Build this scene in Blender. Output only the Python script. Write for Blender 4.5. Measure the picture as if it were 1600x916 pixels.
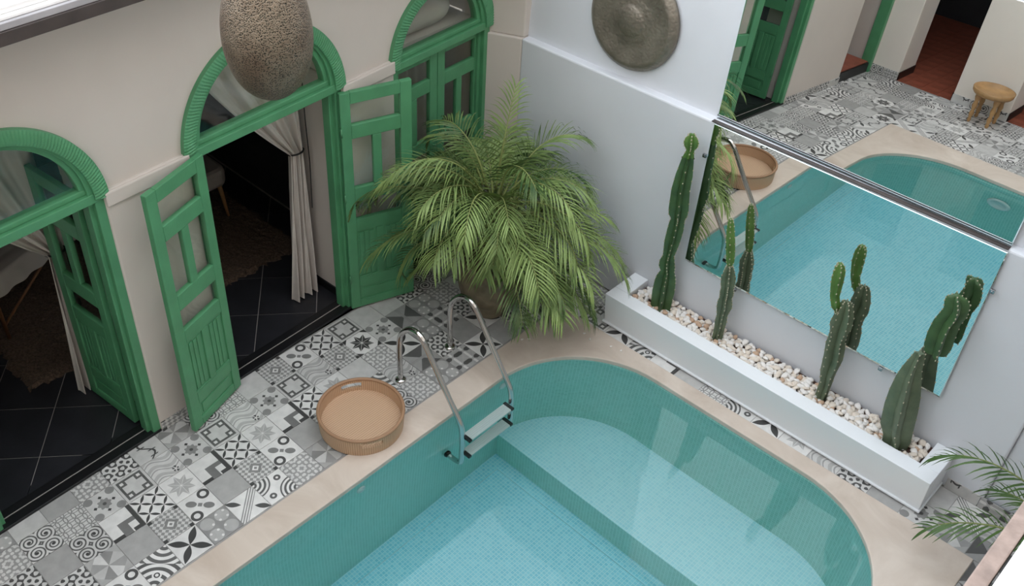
import bpy, bmesh, math, random
from mathutils import Vector, Matrix, Euler
R = math.radians
for o in list(bpy.data.objects): bpy.data.objects.remove(o)
scene = bpy.context.scene
col = scene.collection
rnd = random.Random(7)

# ------------------------------------------------------------------ camera
cam_d = bpy.data.cameras.new('camera')
cam = bpy.data.objects.new('camera', cam_d); col.objects.link(cam)
cam.location = (0, 0, 5.1)
cam.rotation_euler = (R(50.586), R(-0.2136), R(45.923))
cam_d.sensor_width = 36.0
cam_d.lens = 36.0*1557.35/1600
cam_d.shift_x = (800-676.16)/1600
cam_d.shift_y = (438.79-458)/1600
cam_d.clip_start = 0.05
scene.camera = cam
# ------------------------------------------------------------------ sky
w = bpy.data.worlds.new('overcast_sky'); scene.world = w; w.use_nodes = True
bg = w.node_tree.nodes['Background']
bg.inputs['Color'].default_value = (0.86, 0.925, 1.0, 1)
bg.inputs['Strength'].default_value = 1.0
scene.view_settings.view_transform = 'Standard'
scene.view_settings.look = 'None'
scene.view_settings.gamma = 1
scene.view_settings.use_curve_mapping = False
scene.view_settings.exposure = 1.62

# ------------------------------------------------------------------ materials
class E:
    """tiny expression builder over math nodes"""
    nt = None
    def __init__(s, sock): s.s = sock
    @staticmethod
    def op(o, *a):
        n = E.nt.nodes.new('ShaderNodeMath'); n.operation = o
        for i, x in enumerate(a):
            if isinstance(x, E): E.nt.links.new(x.s, n.inputs[i])
            else: n.inputs[i].default_value = x
        return E(n.outputs[0])
    def __add__(s, b): return E.op('ADD', s, b)
    __radd__ = __add__
    def __sub__(s, b): return E.op('SUBTRACT', s, b)
    def __rsub__(s, b): return E.op('SUBTRACT', b, s)
    def __mul__(s, b): return E.op('MULTIPLY', s, b)
    __rmul__ = __mul__
    def __truediv__(s, b): return E.op('DIVIDE', s, b)
    def __lt__(s, b): return E.op('LESS_THAN', s, b)
    def __gt__(s, b): return E.op('GREATER_THAN', s, b)
    def __neg__(s): return E.op('MULTIPLY', s, -1.0)
ab = lambda a: E.op('ABSOLUTE', a)
mn = lambda a, b: E.op('MINIMUM', a, b)
mx = lambda a, b: E.op('MAXIMUM', a, b)
sn = lambda a: E.op('SINE', a)
cs = lambda a: E.op('COSINE', a)
sq = lambda a: E.op('SQRT', a)
fr = lambda a: E.op('FRACT', a)
fl = lambda a: E.op('FLOOR', a)
at2 = lambda a, b: E.op('ARCTAN2', a, b)
ln = lambda a, b: sq(a*a+b*b)
def sel(c, a, b):
    d = a-b if (isinstance(a, E) or isinstance(b, E)) else (a-b)
    return c*d + b
def band(x, lo, hi): return mx(0.0, (x > lo)*(x < hi))
def par(x): return fr(fl(x)*0.5)*2.0

def new_mat(name):
    m = bpy.data.materials.new(name); m.use_nodes = True
    return m, m.node_tree, m.node_tree.nodes['Principled BSDF']
def setin(n, k, v):
    if k in n.inputs: n.inputs[k].default_value = v
def plain(name, rgb, rough=0.6, metal=0.0, var=0.0, scale=6.0, bump=0.0, bscale=40.0, spec=None, coord='Object', detail=4):
    m, nt, b = new_mat(name)
    setin(b, 'Roughness', rough); setin(b, 'Metallic', metal)
    if spec is not None: setin(b, 'Specular IOR Level', spec)
    b.inputs['Base Color'].default_value = (*rgb, 1)
    tc = nt.nodes.new('ShaderNodeTexCoord')
    if var > 0:
        n = nt.nodes.new('ShaderNodeTexNoise'); n.inputs['Scale'].default_value = scale; n.inputs['Detail'].default_value = detail
        nt.links.new(tc.outputs[coord], n.inputs['Vector'])
        r = nt.nodes.new('ShaderNodeValToRGB')
        r.color_ramp.elements[0].position = 0.3; r.color_ramp.elements[1].position = 0.7
        r.color_ramp.elements[0].color = (*[c*(1-var) for c in rgb], 1)
        r.color_ramp.elements[1].color = (*[min(1, c*(1+var)) for c in rgb], 1)
        nt.links.new(n.outputs['Fac'], r.inputs['Fac']); nt.links.new(r.outputs['Color'], b.inputs['Base Color'])
    if bump > 0:
        n2 = nt.nodes.new('ShaderNodeTexNoise'); n2.inputs['Scale'].default_value = bscale; n2.inputs['Detail'].default_value = 5
        nt.links.new(tc.outputs[coord], n2.inputs['Vector'])
        bp = nt.nodes.new('ShaderNodeBump'); bp.inputs['Strength'].default_value = bump; bp.inputs['Distance'].default_value = 0.01
        nt.links.new(n2.outputs['Fac'], bp.inputs['Height']); nt.links.new(bp.outputs['Normal'], b.inputs['Normal'])
    return m

M = {}
M['wall_white'] = plain('lime_plaster_white', (0.71, 0.725, 0.76), 0.85, var=0.03, scale=1.7, bump=0.35, bscale=7, coord='Object')
M['wall_cream'] = plain('lime_plaster_cream', (0.62, 0.555, 0.50), 0.85, var=0.035, scale=1.5, bump=0.2, bscale=6)
M['wall_pale'] = plain('plaster_pale', (0.78, 0.71, 0.635), 0.85, var=0.03, scale=1.5)
M['room_dark'] = plain('dim_room_wall', (0.030, 0.032, 0.036), 0.7, var=0.15, scale=3)  # near-black colour carries the dimness of the unlit rooms
M['green'] = plain('green_paint', (0.085, 0.285, 0.135), 0.42, var=0.10, scale=5, bump=0.08, bscale=60)
M['black_stone'] = plain('black_stone', (0.008, 0.008, 0.009), 0.4)
M['grout_line'] = plain('pale_grout', (0.35, 0.32, 0.30), 0.8)
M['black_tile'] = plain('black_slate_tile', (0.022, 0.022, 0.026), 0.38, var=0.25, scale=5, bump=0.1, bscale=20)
M['red_tile'] = plain('terracotta_tile', (0.30, 0.085, 0.05), 0.45, var=0.25, scale=6)
M['grout'] = plain('grey_grout', (0.34, 0.325, 0.31), 0.85, var=0.08, scale=8)
M['planter'] = plain('white_gloss_paint', (0.86, 0.88, 0.90), 0.5)
M['soil'] = plain('dark_soil', (0.10, 0.055, 0.04), 0.95, var=0.4, scale=30, bump=0.5)
M['metal'] = plain('polished_steel', (0.62, 0.60, 0.58), 0.14, metal=1.0)
M['chrome_strip'] = plain('chrome_strip', (0.42, 0.42, 0.44), 0.25, metal=1.0)
M['black_plastic'] = plain('black_plastic', (0.012, 0.012, 0.013), 0.4)
M['tread'] = plain('ribbed_tread', (0.82, 0.82, 0.80), 0.35)
M['white_plastic'] = plain('white_plastic', (0.75, 0.80, 0.78), 0.4)
M['wood'] = plain('light_wood', (0.42, 0.24, 0.10), 0.5, var=0.2, scale=9)
M['wood_warm'] = plain('warm_wood', (0.22, 0.10, 0.045), 0.5, var=0.2, scale=9)
M['wood_old'] = plain('weathered_wood', (0.33, 0.25, 0.215), 0.75, var=0.28, scale=14, bump=0.4, bscale=30)
M['fascia'] = plain('dark_stained_fascia', (0.055, 0.042, 0.038), 0.5, var=0.25, scale=8)
M['gutter'] = plain('grey_painted_trim', (0.36, 0.34, 0.35), 0.45, var=0.12, scale=5)
M['white_board'] = plain('white_board', (0.86, 0.84, 0.82), 0.6)
M['curtain'] = plain('natural_linen', (0.62, 0.56, 0.51), 0.9, var=0.05, scale=8, bump=0.1, bscale=120)
M['cloth'] = plain('white_tablecloth', (0.48, 0.43, 0.38), 0.9, var=0.05, scale=6)
M['rug'] = plain('brown_shag', (0.105, 0.07, 0.05), 1.0, var=0.45, scale=60, bump=1.0, bscale=120)
M['upholstery'] = plain('cream_upholstery', (0.42, 0.37, 0.33), 0.9, var=0.05)
M['cord'] = plain('black_cord', (0.01, 0.01, 0.01), 0.7)
M['stem'] = plain('palm_stem', (0.20, 0.23, 0.07), 0.55, var=0.2)
M['areole'] = plain('cactus_spine', (0.50, 0.45, 0.33), 0.8)
M['pebble_white'] = plain('white_pebble', (0.84, 0.80, 0.755), 0.6, var=0.08, scale=12)
M['pebble_cream'] = plain('cream_pebble', (0.76, 0.67, 0.57), 0.6, var=0.1, scale=12)
M['pebble_tan'] = plain('tan_pebble', (0.56, 0.38, 0.26), 0.6, var=0.12, scale=12)

def coping_mat():
    m, nt, b = new_mat('cream_marble_coping')
    setin(b, 'Roughness', 0.42)
    tc = nt.nodes.new('ShaderNodeTexCoord')
    n = nt.nodes.new('ShaderNodeTexNoise'); n.inputs['Scale'].default_value = 2.2; n.inputs['Detail'].default_value = 7
    n.inputs['Roughness'].default_value = 0.62; n.inputs['Distortion'].default_value = 0.8
    nt.links.new(tc.outputs['Object'], n.inputs['Vector'])
    r = nt.nodes.new('ShaderNodeValToRGB')
    e = r.color_ramp.elements
    e[0].position = 0.32; e[0].color = (0.55, 0.45, 0.37, 1)
    e[1].position = 0.68; e[1].color = (0.71, 0.615, 0.53, 1)
    nt.links.new(n.outputs['Fac'], r.inputs['Fac']); nt.links.new(r.outputs['Color'], b.inputs['Base Color'])
    return m
M['coping'] = coping_mat()

def brick_mat(name, c1, c2, mortar, size, msize, rough=0.3):
    m, nt, b = new_mat(name)
    setin(b, 'Roughness', rough)
    uv = nt.nodes.new('ShaderNodeTexCoord')
    t = nt.nodes.new('ShaderNodeTexBrick')
    t.offset = 0.0; t.squash = 1.0
    t.inputs['Scale'].default_value = 1.0
    t.inputs['Brick Width'].default_value = size; t.inputs['Row Height'].default_value = size
    t.inputs['Mortar Size'].default_value = msize; t.inputs['Mortar Smooth'].default_value = 0.2
    t.inputs['Color1'].default_value = (*c1, 1); t.inputs['Color2'].default_value = (*c2, 1); t.inputs['Mortar'].default_value = (*mortar, 1)
    nt.links.new(uv.outputs['UV'], t.inputs['Vector'])
    nt.links.new(t.outputs['Color'], b.inputs['Base Color'])
    return m
M['mosaic_wall'] = brick_mat('green_glass_mosaic', (0.29, 0.63, 0.54), (0.36, 0.71, 0.62), (0.50, 0.80, 0.73), 0.026, 0.0025)
M['mosaic_floor'] = brick_mat('aqua_glass_mosaic', (0.24, 0.70, 0.84), (0.36, 0.80, 0.91), (0.54, 0.88, 0.95), 0.026, 0.0025)

M['mosaic_shelf'] = brick_mat('shallow_lit_aqua_mosaic', (0.42, 0.80, 0.88), (0.52, 0.87, 0.93), (0.66, 0.92, 0.96), 0.026, 0.0025)  # lightening by shallower water put into the floor mosaic's colour

def water_mat():
    m, nt, b = new_mat('pool_water')
    for n in list(nt.nodes):
        if n.type != 'OUTPUT_MATERIAL': nt.nodes.remove(n)
    out = [n for n in nt.nodes if n.type == 'OUTPUT_MATERIAL'][0]
    g = nt.nodes.new('ShaderNodeBsdfGlass'); g.inputs['IOR'].default_value = 1.333; g.inputs['Roughness'].default_value = 0.0
    g.inputs['Color'].default_value = (0.94, 1.0, 0.995, 1)
    tc = nt.nodes.new('ShaderNodeTexCoord')
    n = nt.nodes.new('ShaderNodeTexNoise'); n.inputs['Scale'].default_value = 3.0; n.inputs['Detail'].default_value = 1
    bp = nt.nodes.new('ShaderNodeBump'); bp.inputs['Strength'].default_value = 0.02; bp.inputs['Distance'].default_value = 0.02
    nt.links.new(tc.outputs['Object'], n.inputs['Vector']); nt.links.new(n.outputs['Fac'], bp.inputs['Height'])
    nt.links.new(bp.outputs['Normal'], g.inputs['Normal'])
    nt.links.new(g.outputs[0], out.inputs['Surface'])
    return m
M['water'] = water_mat()

def pane_mat(name, tint, refl=1.0):
    m, nt, b = new_mat(name)
    for n in list(nt.nodes):
        if n.type != 'OUTPUT_MATERIAL': nt.nodes.remove(n)
    out = [n for n in nt.nodes if n.type == 'OUTPUT_MATERIAL'][0]
    t = nt.nodes.new('ShaderNodeBsdfTransparent'); t.inputs['Color'].default_value = (*tint, 1)
    g = nt.nodes.new('ShaderNodeBsdfGlossy'); g.inputs['Roughness'].default_value = 0.02
    geo = nt.nodes.new('ShaderNodeNewGeometry'); dp = nt.nodes.new('ShaderNodeVectorMath'); dp.operation = 'DOT_PRODUCT'
    nt.links.new(geo.outputs['Incoming'], dp.inputs[0]); nt.links.new(geo.outputs['Normal'], dp.inputs[1]); E.nt = nt
    c = ab(E(dp.outputs['Value'])); k = 1.0 - c; x = mn(1.0, (k*k*k*k*k*0.96+0.04)*refl)
    mix = nt.nodes.new('ShaderNodeMixShader')
    nt.links.new(x.s, mix.inputs[0]); nt.links.new(t.outputs[0], mix.inputs[1]); nt.links.new(g.outputs[0], mix.inputs[2])
    nt.links.new(mix.outputs[0], out.inputs['Surface'])
    return m
M['glass'] = pane_mat('clear_window_glass', (0.93, 0.95, 0.93))

def mirror_mat():
    m, nt, b = new_mat('silvered_mirror')
    b.inputs['Base Color'].default_value = (0.89, 0.90, 0.88, 1)
    setin(b, 'Metallic', 1.0); setin(b, 'Roughness', 0.0)
    return m
M['mirror'] = mirror_mat()
M['mirror_edge'] = plain('bevelled_glass_edge', (0.72, 0.84, 0.82), 0.03, metal=1.0)

def leaf_mat(name, c1, c2):
    m, nt, b = new_mat(name)
    setin(b, 'Roughness', 0.45); setin(b, 'Specular IOR Level', 0.3)
    tc = nt.nodes.new('ShaderNodeTexCoord')
    n = nt.nodes.new('ShaderNodeTexNoise'); n.inputs['Scale'].default_value = 5.0; n.inputs['Detail'].default_value = 2
    oi = nt.nodes.new('ShaderNodeObjectInfo')
    ad = nt.nodes.new('ShaderNodeMath'); ad.operation = 'ADD'
    hm = nt.nodes.new('ShaderNodeMath'); hm.operation = 'MULTIPLY'; hm.inputs[1].default_value = 0.5
    nt.links.new(tc.outputs['Object'], n.inputs['Vector'])
    nt.links.new(oi.outputs['Random'], hm.inputs[0]); nt.links.new(n.outputs['Fac'], ad.inputs[0]); nt.links.new(hm.outputs[0], ad.inputs[1])
    r = nt.nodes.new('ShaderNodeValToRGB')
    r.color_ramp.elements[0].position = 0.4; r.color_ramp.elements[1].position = 1.0
    r.color_ramp.elements[0].color = (*c1, 1); r.color_ramp.elements[1].color = (*c2, 1)
    nt.links.new(ad.outputs[0], r.inputs['Fac']); nt.links.new(r.outputs['Color'], b.inputs['Base Color'])
    return m
M['leaf'] = leaf_mat('palm_leaf_green', (0.028, 0.07, 0.018), (0.27, 0.37, 0.12))
M['leaf_small'] = leaf_mat('palm_leaf_dark', (0.03, 0.075, 0.02), (0.09, 0.16, 0.04))

def cactus_mat(name, c1, c2):
    m, nt, b = new_mat(name)
    setin(b, 'Roughness', 0.5)
    tc = nt.nodes.new('ShaderNodeTexCoord')
    n = nt.nodes.new('ShaderNodeTexNoise'); n.inputs['Scale'].default_value = 12.0; n.inputs['Detail'].default_value = 4
    nt.links.new(tc.outputs['Object'], n.inputs['Vector'])
    r = nt.nodes.new('ShaderNodeValToRGB')
    r.color_ramp.elements[0].position = 0.3; r.color_ramp.elements[1].position = 0.75
    r.color_ramp.elements[0].color = (*c1, 1); r.color_ramp.elements[1].color = (*c2, 1)
    nt.links.new(n.outputs['Fac'], r.inputs['Fac']); nt.links.new(r.outputs['Color'], b.inputs['Base Color'])
    return m
M['cactus_old'] = cactus_mat('cactus_grey_green', (0.085, 0.12, 0.07), (0.15, 0.19, 0.115))
M['cactus'] = cactus_mat('cactus_deep_green', (0.035, 0.085, 0.03), (0.065, 0.135, 0.045))
M['cactus_new'] = cactus_mat('cactus_fresh_green', (0.07, 0.16, 0.03), (0.12, 0.23, 0.05))

def wicker_mat():
    m, nt, b = new_mat('woven_rattan')
    setin(b, 'Roughness', 0.6)
    uv = nt.nodes.new('ShaderNodeTexCoord'); sp = nt.nodes.new('ShaderNodeSeparateXYZ')
    nt.links.new(uv.outputs['UV'], sp.inputs[0]); E.nt = nt
    u, v = E(sp.outputs[0]), E(sp.outputs[1])
    h = ab(sn(u*200.0)) * (ab(sn(v*260.0 + par(u*63.66)*1.57))*0.5+0.5)
    r = nt.nodes.new('ShaderNodeValToRGB')
    r.color_ramp.elements[0].color = (0.36, 0.205, 0.115, 1); r.color_ramp.elements[1].color = (0.60, 0.40, 0.255, 1)
    r.color_ramp.elements[1].position = 0.45
    nt.links.new(h.s, r.inputs['Fac']); nt.links.new(r.outputs['Color'], b.inputs['Base Color'])
    bp = nt.nodes.new('ShaderNodeBump'); bp.inputs['Strength'].default_value = 0.5; bp.inputs['Distance'].default_value = 0.003
    nt.links.new(h.s, bp.inputs['Height']); nt.links.new(bp.outputs['Normal'], b.inputs['Normal'])
    return m
M['wicker'] = wicker_mat()

def pierced_mat():
    m, nt, b = new_mat('pierced_brass')
    setin(b, 'Roughness', 0.42); setin(b, 'Metallic', 0.65)
    tc = nt.nodes.new('ShaderNodeTexCoord')
    v = nt.nodes.new('ShaderNodeTexVoronoi'); v.inputs['Scale'].default_value = 150.0
    nt.links.new(tc.outputs['Object'], v.inputs['Vector'])
    r = nt.nodes.new('ShaderNodeValToRGB')
    e = r.color_ramp.elements
    e[0].position = 0.26; e[0].color = (0.012, 0.017, 0.014, 1)
    e[1].position = 0.46; e[1].color = (0.30, 0.25, 0.20, 1)
    n = nt.nodes.new('ShaderNodeTexNoise'); n.inputs['Scale'].default_value = 5.0; n.inputs['Detail'].default_value = 5
    nt.links.new(tc.outputs['Object'], n.inputs['Vector'])
    r2 = nt.nodes.new('ShaderNodeValToRGB')
    r2.color_ramp.elements[0].position = 0.35; r2.color_ramp.elements[0].color = (0.55, 0.48, 0.42, 1)
    r2.color_ramp.elements[1].position = 0.7; r2.color_ramp.elements[1].color = (1.0, 0.98, 0.92, 1)
    mixn = nt.nodes.new('ShaderNodeMixRGB'); mixn.blend_type = 'MULTIPLY'; mixn.inputs[0].default_value = 1
    nt.links.new(v.outputs['Distance'], r.inputs['Fac']); nt.links.new(n.outputs['Fac'], r2.inputs['Fac'])
    nt.links.new(r.outputs['Color'], mixn.inputs[1]); nt.links.new(r2.outputs['Color'], mixn.inputs[2])
    nt.links.new(mixn.outputs[0], b.inputs['Base Color'])
    bp = nt.nodes.new('ShaderNodeBump'); bp.inputs['Strength'].default_value = 0.5; bp.inputs['Distance'].default_value = 0.006
    nt.links.new(v.outputs['Distance'], bp.inputs['Height']); nt.links.new(bp.outputs['Normal'], b.inputs['Normal'])
    return m
M['pierced'] = pierced_mat()

def hammered_mat():
    m, nt, b = new_mat('hammered_bronze')
    setin(b, 'Roughness', 0.45); setin(b, 'Metallic', 0.55)
    tc = nt.nodes.new('ShaderNodeTexCoord')
    n = nt.nodes.new('ShaderNodeTexNoise'); n.inputs['Scale'].default_value = 7.0; n.inputs['Detail'].default_value = 7
    nt.links.new(tc.outputs['Object'], n.inputs['Vector'])
    r = nt.nodes.new('ShaderNodeValToRGB')
    r.color_ramp.elements[0].position = 0.3; r.color_ramp.elements[0].color = (0.19, 0.165, 0.13, 1)
    r.color_ramp.elements[1].position = 0.75; r.color_ramp.elements[1].color = (0.30, 0.265, 0.215, 1)
    nt.links.new(n.outputs['Fac'], r.inputs['Fac']); nt.links.new(r.outputs['Color'], b.inputs['Base Color'])
    v = nt.nodes.new('ShaderNodeTexVoronoi'); v.inputs['Scale'].default_value = 55.0; v.feature = 'SMOOTH_F1'
    nt.links.new(tc.outputs['Object'], v.inputs['Vector'])
    bp = nt.nodes.new('ShaderNodeBump'); bp.inputs['Strength'].default_value = 0.35; bp.inputs['Distance'].default_value = 0.01
    nt.links.new(v.outputs['Distance'], bp.inputs['Height']); nt.links.new(bp.outputs['Normal'], b.inputs['Normal'])
    return m
M['hammered'] = hammered_mat()

def pot_mat():
    m, nt, b = new_mat('aged_clay')
    setin(b, 'Roughness', 0.65)
    tc = nt.nodes.new('ShaderNodeTexCoord')
    n = nt.nodes.new('ShaderNodeTexNoise'); n.inputs['Scale'].default_value = 9.0; n.inputs['Detail'].default_value = 6
    nt.links.new(tc.outputs['Object'], n.inputs['Vector'])
    r = nt.nodes.new('ShaderNodeValToRGB')
    r.color_ramp.elements[0].position = 0.3; r.color_ramp.elements[0].color = (0.11, 0.085, 0.05, 1)
    r.color_ramp.elements[1].position = 0.72; r.color_ramp.elements[1].color = (0.25, 0.20, 0.13, 1)
    nt.links.new(n.outputs['Fac'], r.inputs['Fac']); nt.links.new(r.outputs['Color'], b.inputs['Base Color'])
    return m
M['pot'] = pot_mat()

# -------- cement tile prints (flat print on each tile)
W_, G1, G2, D_ = 0.70, 0.46, 0.22, 0.045
def tile_mat(name, fn):
    m, nt, b = new_mat('cement_tile_'+name)
    setin(b, 'Roughness', 0.5)
    E.nt = nt
    uv = nt.nodes.new('ShaderNodeTexCoord'); sp = nt.nodes.new('ShaderNodeSeparateXYZ')
    nt.links.new(uv.outputs['UV'], sp.inputs[0])
    u, v = E(sp.outputs[0]), E(sp.outputs[1])
    g = fn(u, v)
    if not isinstance(g, E): g = u*0.0 + g
    n = nt.nodes.new('ShaderNodeTexNoise'); n.inputs['Scale'].default_value = 14.0; n.inputs['Detail'].default_value = 5
    nt.links.new(uv.outputs['Object'], n.inputs['Vector'])
    oi = nt.nodes.new('ShaderNodeObjectInfo')
    g = g*(E(n.outputs['Fac'])*0.5 + 0.75)*(E(oi.outputs['Random'])*0.16 + 0.92) + 0.008
    cc = nt.nodes.new('ShaderNodeCombineColor')
    for i, k in enumerate((1.0, 0.975, 0.94)):
        nt.links.new((g*k).s, cc.inputs[i])
    nt.links.new(cc.outputs[0], b.inputs['Base Color'])
    return m
def ctr(u, v): return u-0.5, v-0.5
def p_plain(u, v): return 0.37
def p_plainlight(u, v): return 0.52
def p_petal(u, v):
    x, y = ctr(u, v); p, q = (x+y)*0.7071, (x-y)*0.7071
    a = ab(q) < sn(ab(p)*4.75)*0.11
    b = ab(p) < sn(ab(q)*4.75)*0.11
    return sel(mx(a, b), D_, W_)
def p_lattice(u, v):
    x, y = ctr(u, v); p, q = (x+y)*0.7071, (x-y)*0.7071
    s = 0.3536
    fa = ab(fr(p/s+0.5)-0.5)*s; fb = ab(fr(q/s+0.5)-0.5)*s
    a = fa < ab(sn(q*(math.pi/s)))*0.045
    b = fb < ab(sn(p*(math.pi/s)))*0.045
    return sel(mx(a, b), D_, W_)
def star(u, v, fg, bgc, cornerv):
    x, y = ctr(u, v); r = ln(x, y); th = at2(y, x)
    ph = (fr(th/(math.pi/4)+0.5)-0.5)*(math.pi/4)
    l = r*cs(ph); t = r*sn(ph)
    inside = ab(t) < (0.10-ab(l-0.23)*0.45)
    inside = inside*(ab(t) > 0.006)
    c = (ab(x)+ab(y)) > 0.80
    return sel(inside, fg, sel(c, cornerv, bgc))
def p_starlight(u, v): return star(u, v, G1*0.9, W_, W_)
def p_stardark(u, v): return star(u, v, D_, W_, D_)
def p_checker(u, v):
    x, y = ctr(u, v); d = ab(x)+ab(y); p, q = (x+y)*7.0, (x-y)*7.0
    ck = par(p+20.0); ck2 = par(q+20.0)
    chk = sel(ab(ck-ck2) > 0.5, 0.26, 0.58)
    g = sel(d < 0.25, G2, chk); g = sel(d < 0.13, W_, g); g = sel(d < 0.06, G2, g)
    c = mx(ab(x), ab(y))
    return sel((c > 0.38)*(mn(ab(x), ab(y)) > 0.38), D_, g)
def p_lkey(u, v):
    g = sel((u > 0.45)*(v > 0.35), 0.17, W_)
    g = sel((u > 0.62)*(v > 0.62), W_, g)
    g = sel((u > 0.87)*(v < 0.35), D_, g)
    g = sel((u > 0.87)*(v > 0.66), D_*1.3, g)
    return sel(v > 0.87, D_*1.3, g)
def p_xout(u, v):
    x, y = ctr(u, v); a, b = ab(x), ab(y); c = mx(a, b)
    g = sel(band(c, 0.34, 0.42), 0.09, 0.58)
    cor = (a > 0.15)*(b > 0.15)*(c < 0.42)
    g = sel(cor, 0.11, g)
    inn = band(a, 0.23, 0.34)*band(b, 0.23, 0.34)
    return sel(inn, W_, g)
def p_circles(u, v):
    fu, fv = fr(u*4.0), fr(v*4.0)
    g = None
    for cx in (0.0, 1.0):
        for cy in (0.0, 1.0):
            d = ab(ln(fu-cx, fv-cy)-0.707) < 0.06
            g = d if g is None else mx(g, d)
    return sel(g, 0.24, 0.62)
def p_wave(u, v):
    w_ = u + sn(v*6.283)*0.12
    f = fr(w_*2.6)
    g = sel(f < 0.35, G1*0.95, 0.60); g = sel(band(f, 0.5, 0.62), 0.33, g)
    x, y = u-0.82, v-0.75
    d = ln(x, y*1.4)
    return sel(band(d, 0.05, 0.14)*(sn(at2(y, x)*5.0) > -0.2), D_*1.3, g)
def p_flower(u, v):
    x, y = ctr(u, v); r = ln(x, y); th = at2(y, x)
    g = sel(r < cs(th*8.0)*0.025+0.2, 0.25, 0.57); g = sel(r < 0.06, 0.08, g)
    d1 = ab(ab(x)-0.0)+ab(ab(y)-0.3); d2 = ab(ab(x)-0.3)+ab(ab(y)-0.0)
    g = sel(mn(d1, d2) < 0.065, D_, g)
    d3 = ln(ab(x)-0.36, ab(y)-0.36)
    return sel(d3 < 0.14, 0.24, g)
def p_ellips(u, v):
    x, y = ctr(u, v)
    p, q = (x+y)*0.7071, (x-y)*0.7071
    e = ln((ab(p)-0.27)*1.0, q*1.5) < 0.17
    g = sel(e, 0.2, W_)
    f = ln(ab(q)-0.42, p) ; g = sel(band(f, 0.1, 0.19), D_*1.5, g)
    return sel(ab(x)+ab(y) < 0.09, 0.22, g)
def p_medal(u, v):
    r = ln(u-1.0, v); g = sel(par(r*9.0) > 0.5, 0.09, W_)
    x, y = ctr(u, v); f = ln(u-0.72, v-0.28)
    g = sel(f < 0.14, W_, g); g = sel(band(f, 0.05, 0.09), D_, g)
    r2 = ln(u, v-1.0); g2 = sel(par(r2*9.0+0.3) > 0.5, 0.12, W_)
    return sel((u-v) < -0.1, g2, g)
def p_dots(u, v):
    x, y = ctr(u, v); f = ln(ab(x)-0.25, ab(y)-0.25)
    g = sel(f < 0.22, 0.42, 0.27)
    h = ln(fr(u*4.0)-0.5, fr(v*4.0)-0.5)
    return sel((h < 0.17)*(ab(x+y) < 0.3), W_, g)
def p_stripe(u, v):
    x, y = ctr(u, v); d = (x+y)*0.7071; e = (x-y)*0.7071
    g = sel(par(d*26.0+40.0) > 0.5, 0.25, W_)
    g = sel(ab(d) > 0.14, W_, g)
    lf = ab(e) < sn(mx(0.0, ab(d)-0.2)*6.0)*0.09
    return sel(lf*(ab(d) > 0.2), 0.07, g)
def p_arcs(u, v):
    x, y = ctr(u, v); f = mn(ln(u, v), ln(u-1.0, v-1.0)); g = sel(par(f*14.0) > 0.5, 0.1, W_)
    g = sel(f > 0.55, W_, g)
    r = ln(ab(x+y)-0.0, (ab(x-y)-0.5)); return sel(band(r, 0.06, 0.16), 0.09, g)
def p_lace(u, v):
    h = ab(sn(u*18.85))*ab(sn(v*18.85)); k = ab(sn((u+v)*12.566))*ab(sn((u-v)*12.566))
    return sel(mx(h > 0.55, k > 0.72), 0.60, 0.31)
def p_lacedark(u, v):
    h = sn(u*25.13)*sn(v*25.13); k = sn((u+v)*18.85)*sn((u-v)*18.85)
    return sel((h+k) > 0.15, D_*1.6, 0.62)
def p_facet(u, v):
    x, y = ctr(u, v); th = at2(y, x)
    s = fl((th+3.1416)/(math.pi/4))
    g = sel(par(s) > 0.5, 0.24, 0.46)
    g = sel(par(s*0.5) > 0.5, g*1.25, g)
    return sel(ab(x)+ab(y) > 0.66, 0.38, g)
def p_curl(u, v):
    x, y = ab(u-0.5), ab(v-0.5)
    r = ln(x-0.25, y-0.25); th = at2(y-0.25, x-0.25)
    sp = fr(r*9.0-th*0.159)
    g = sel(sp < 0.42, 0.09, 0.60)
    return sel(r < 0.05, D_, g)
def p_branch(u, v):
    x, y = ctr(u, v); k = ab(y - sn(x*7.0)*0.17) < 0.035
    k2 = ab(fr(x*4.0)-0.5)*0.25; k3 = (k2 < 0.02)*(ab(y - sn(x*7.0)*0.17) < 0.13)
    return sel(mx(k, k3), D_*1.3, 0.58)
def p_cube(u, v):
    x, y = fr(u*2.0), fr(v*2.0)
    g = sel((ab(x-0.5) < 0.18), 0.08, 0.42)
    g = sel(ab(y-0.5) < 0.10, W_, g)
    return sel(ab(ab(x-0.5)-ab(y-0.5)) < 0.07, 0.45, g)
def p_bow(u, v):
    x, y = ctr(u, v)
    g = sel(ab(y) < ab(x)*0.9, 0.10, 0.33); return sel(ab(x) < 0.06, 0.3, g)
PATS = {}
for nm, f in (('plain', p_plain), ('plain_light', p_plainlight), ('petal', p_petal), ('lattice', p_lattice), ('star_light', p_starlight), ('star_dark', p_stardark),
              ('checker', p_checker), ('key', p_lkey), ('cross', p_xout), ('circles', p_circles), ('wave', p_wave), ('flower', p_flower), ('ellipse', p_ellips),
              ('medallion', p_medal), ('dots', p_dots), ('stripe', p_stripe), ('arcs', p_arcs), ('lace', p_lace), ('lace_dark', p_lacedark), ('facet', p_facet),
              ('curl', p_curl), ('branch', p_branch), ('cube', p_cube), ('bow', p_bow)):
    PATS[nm] = tile_mat(nm, f)

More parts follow.
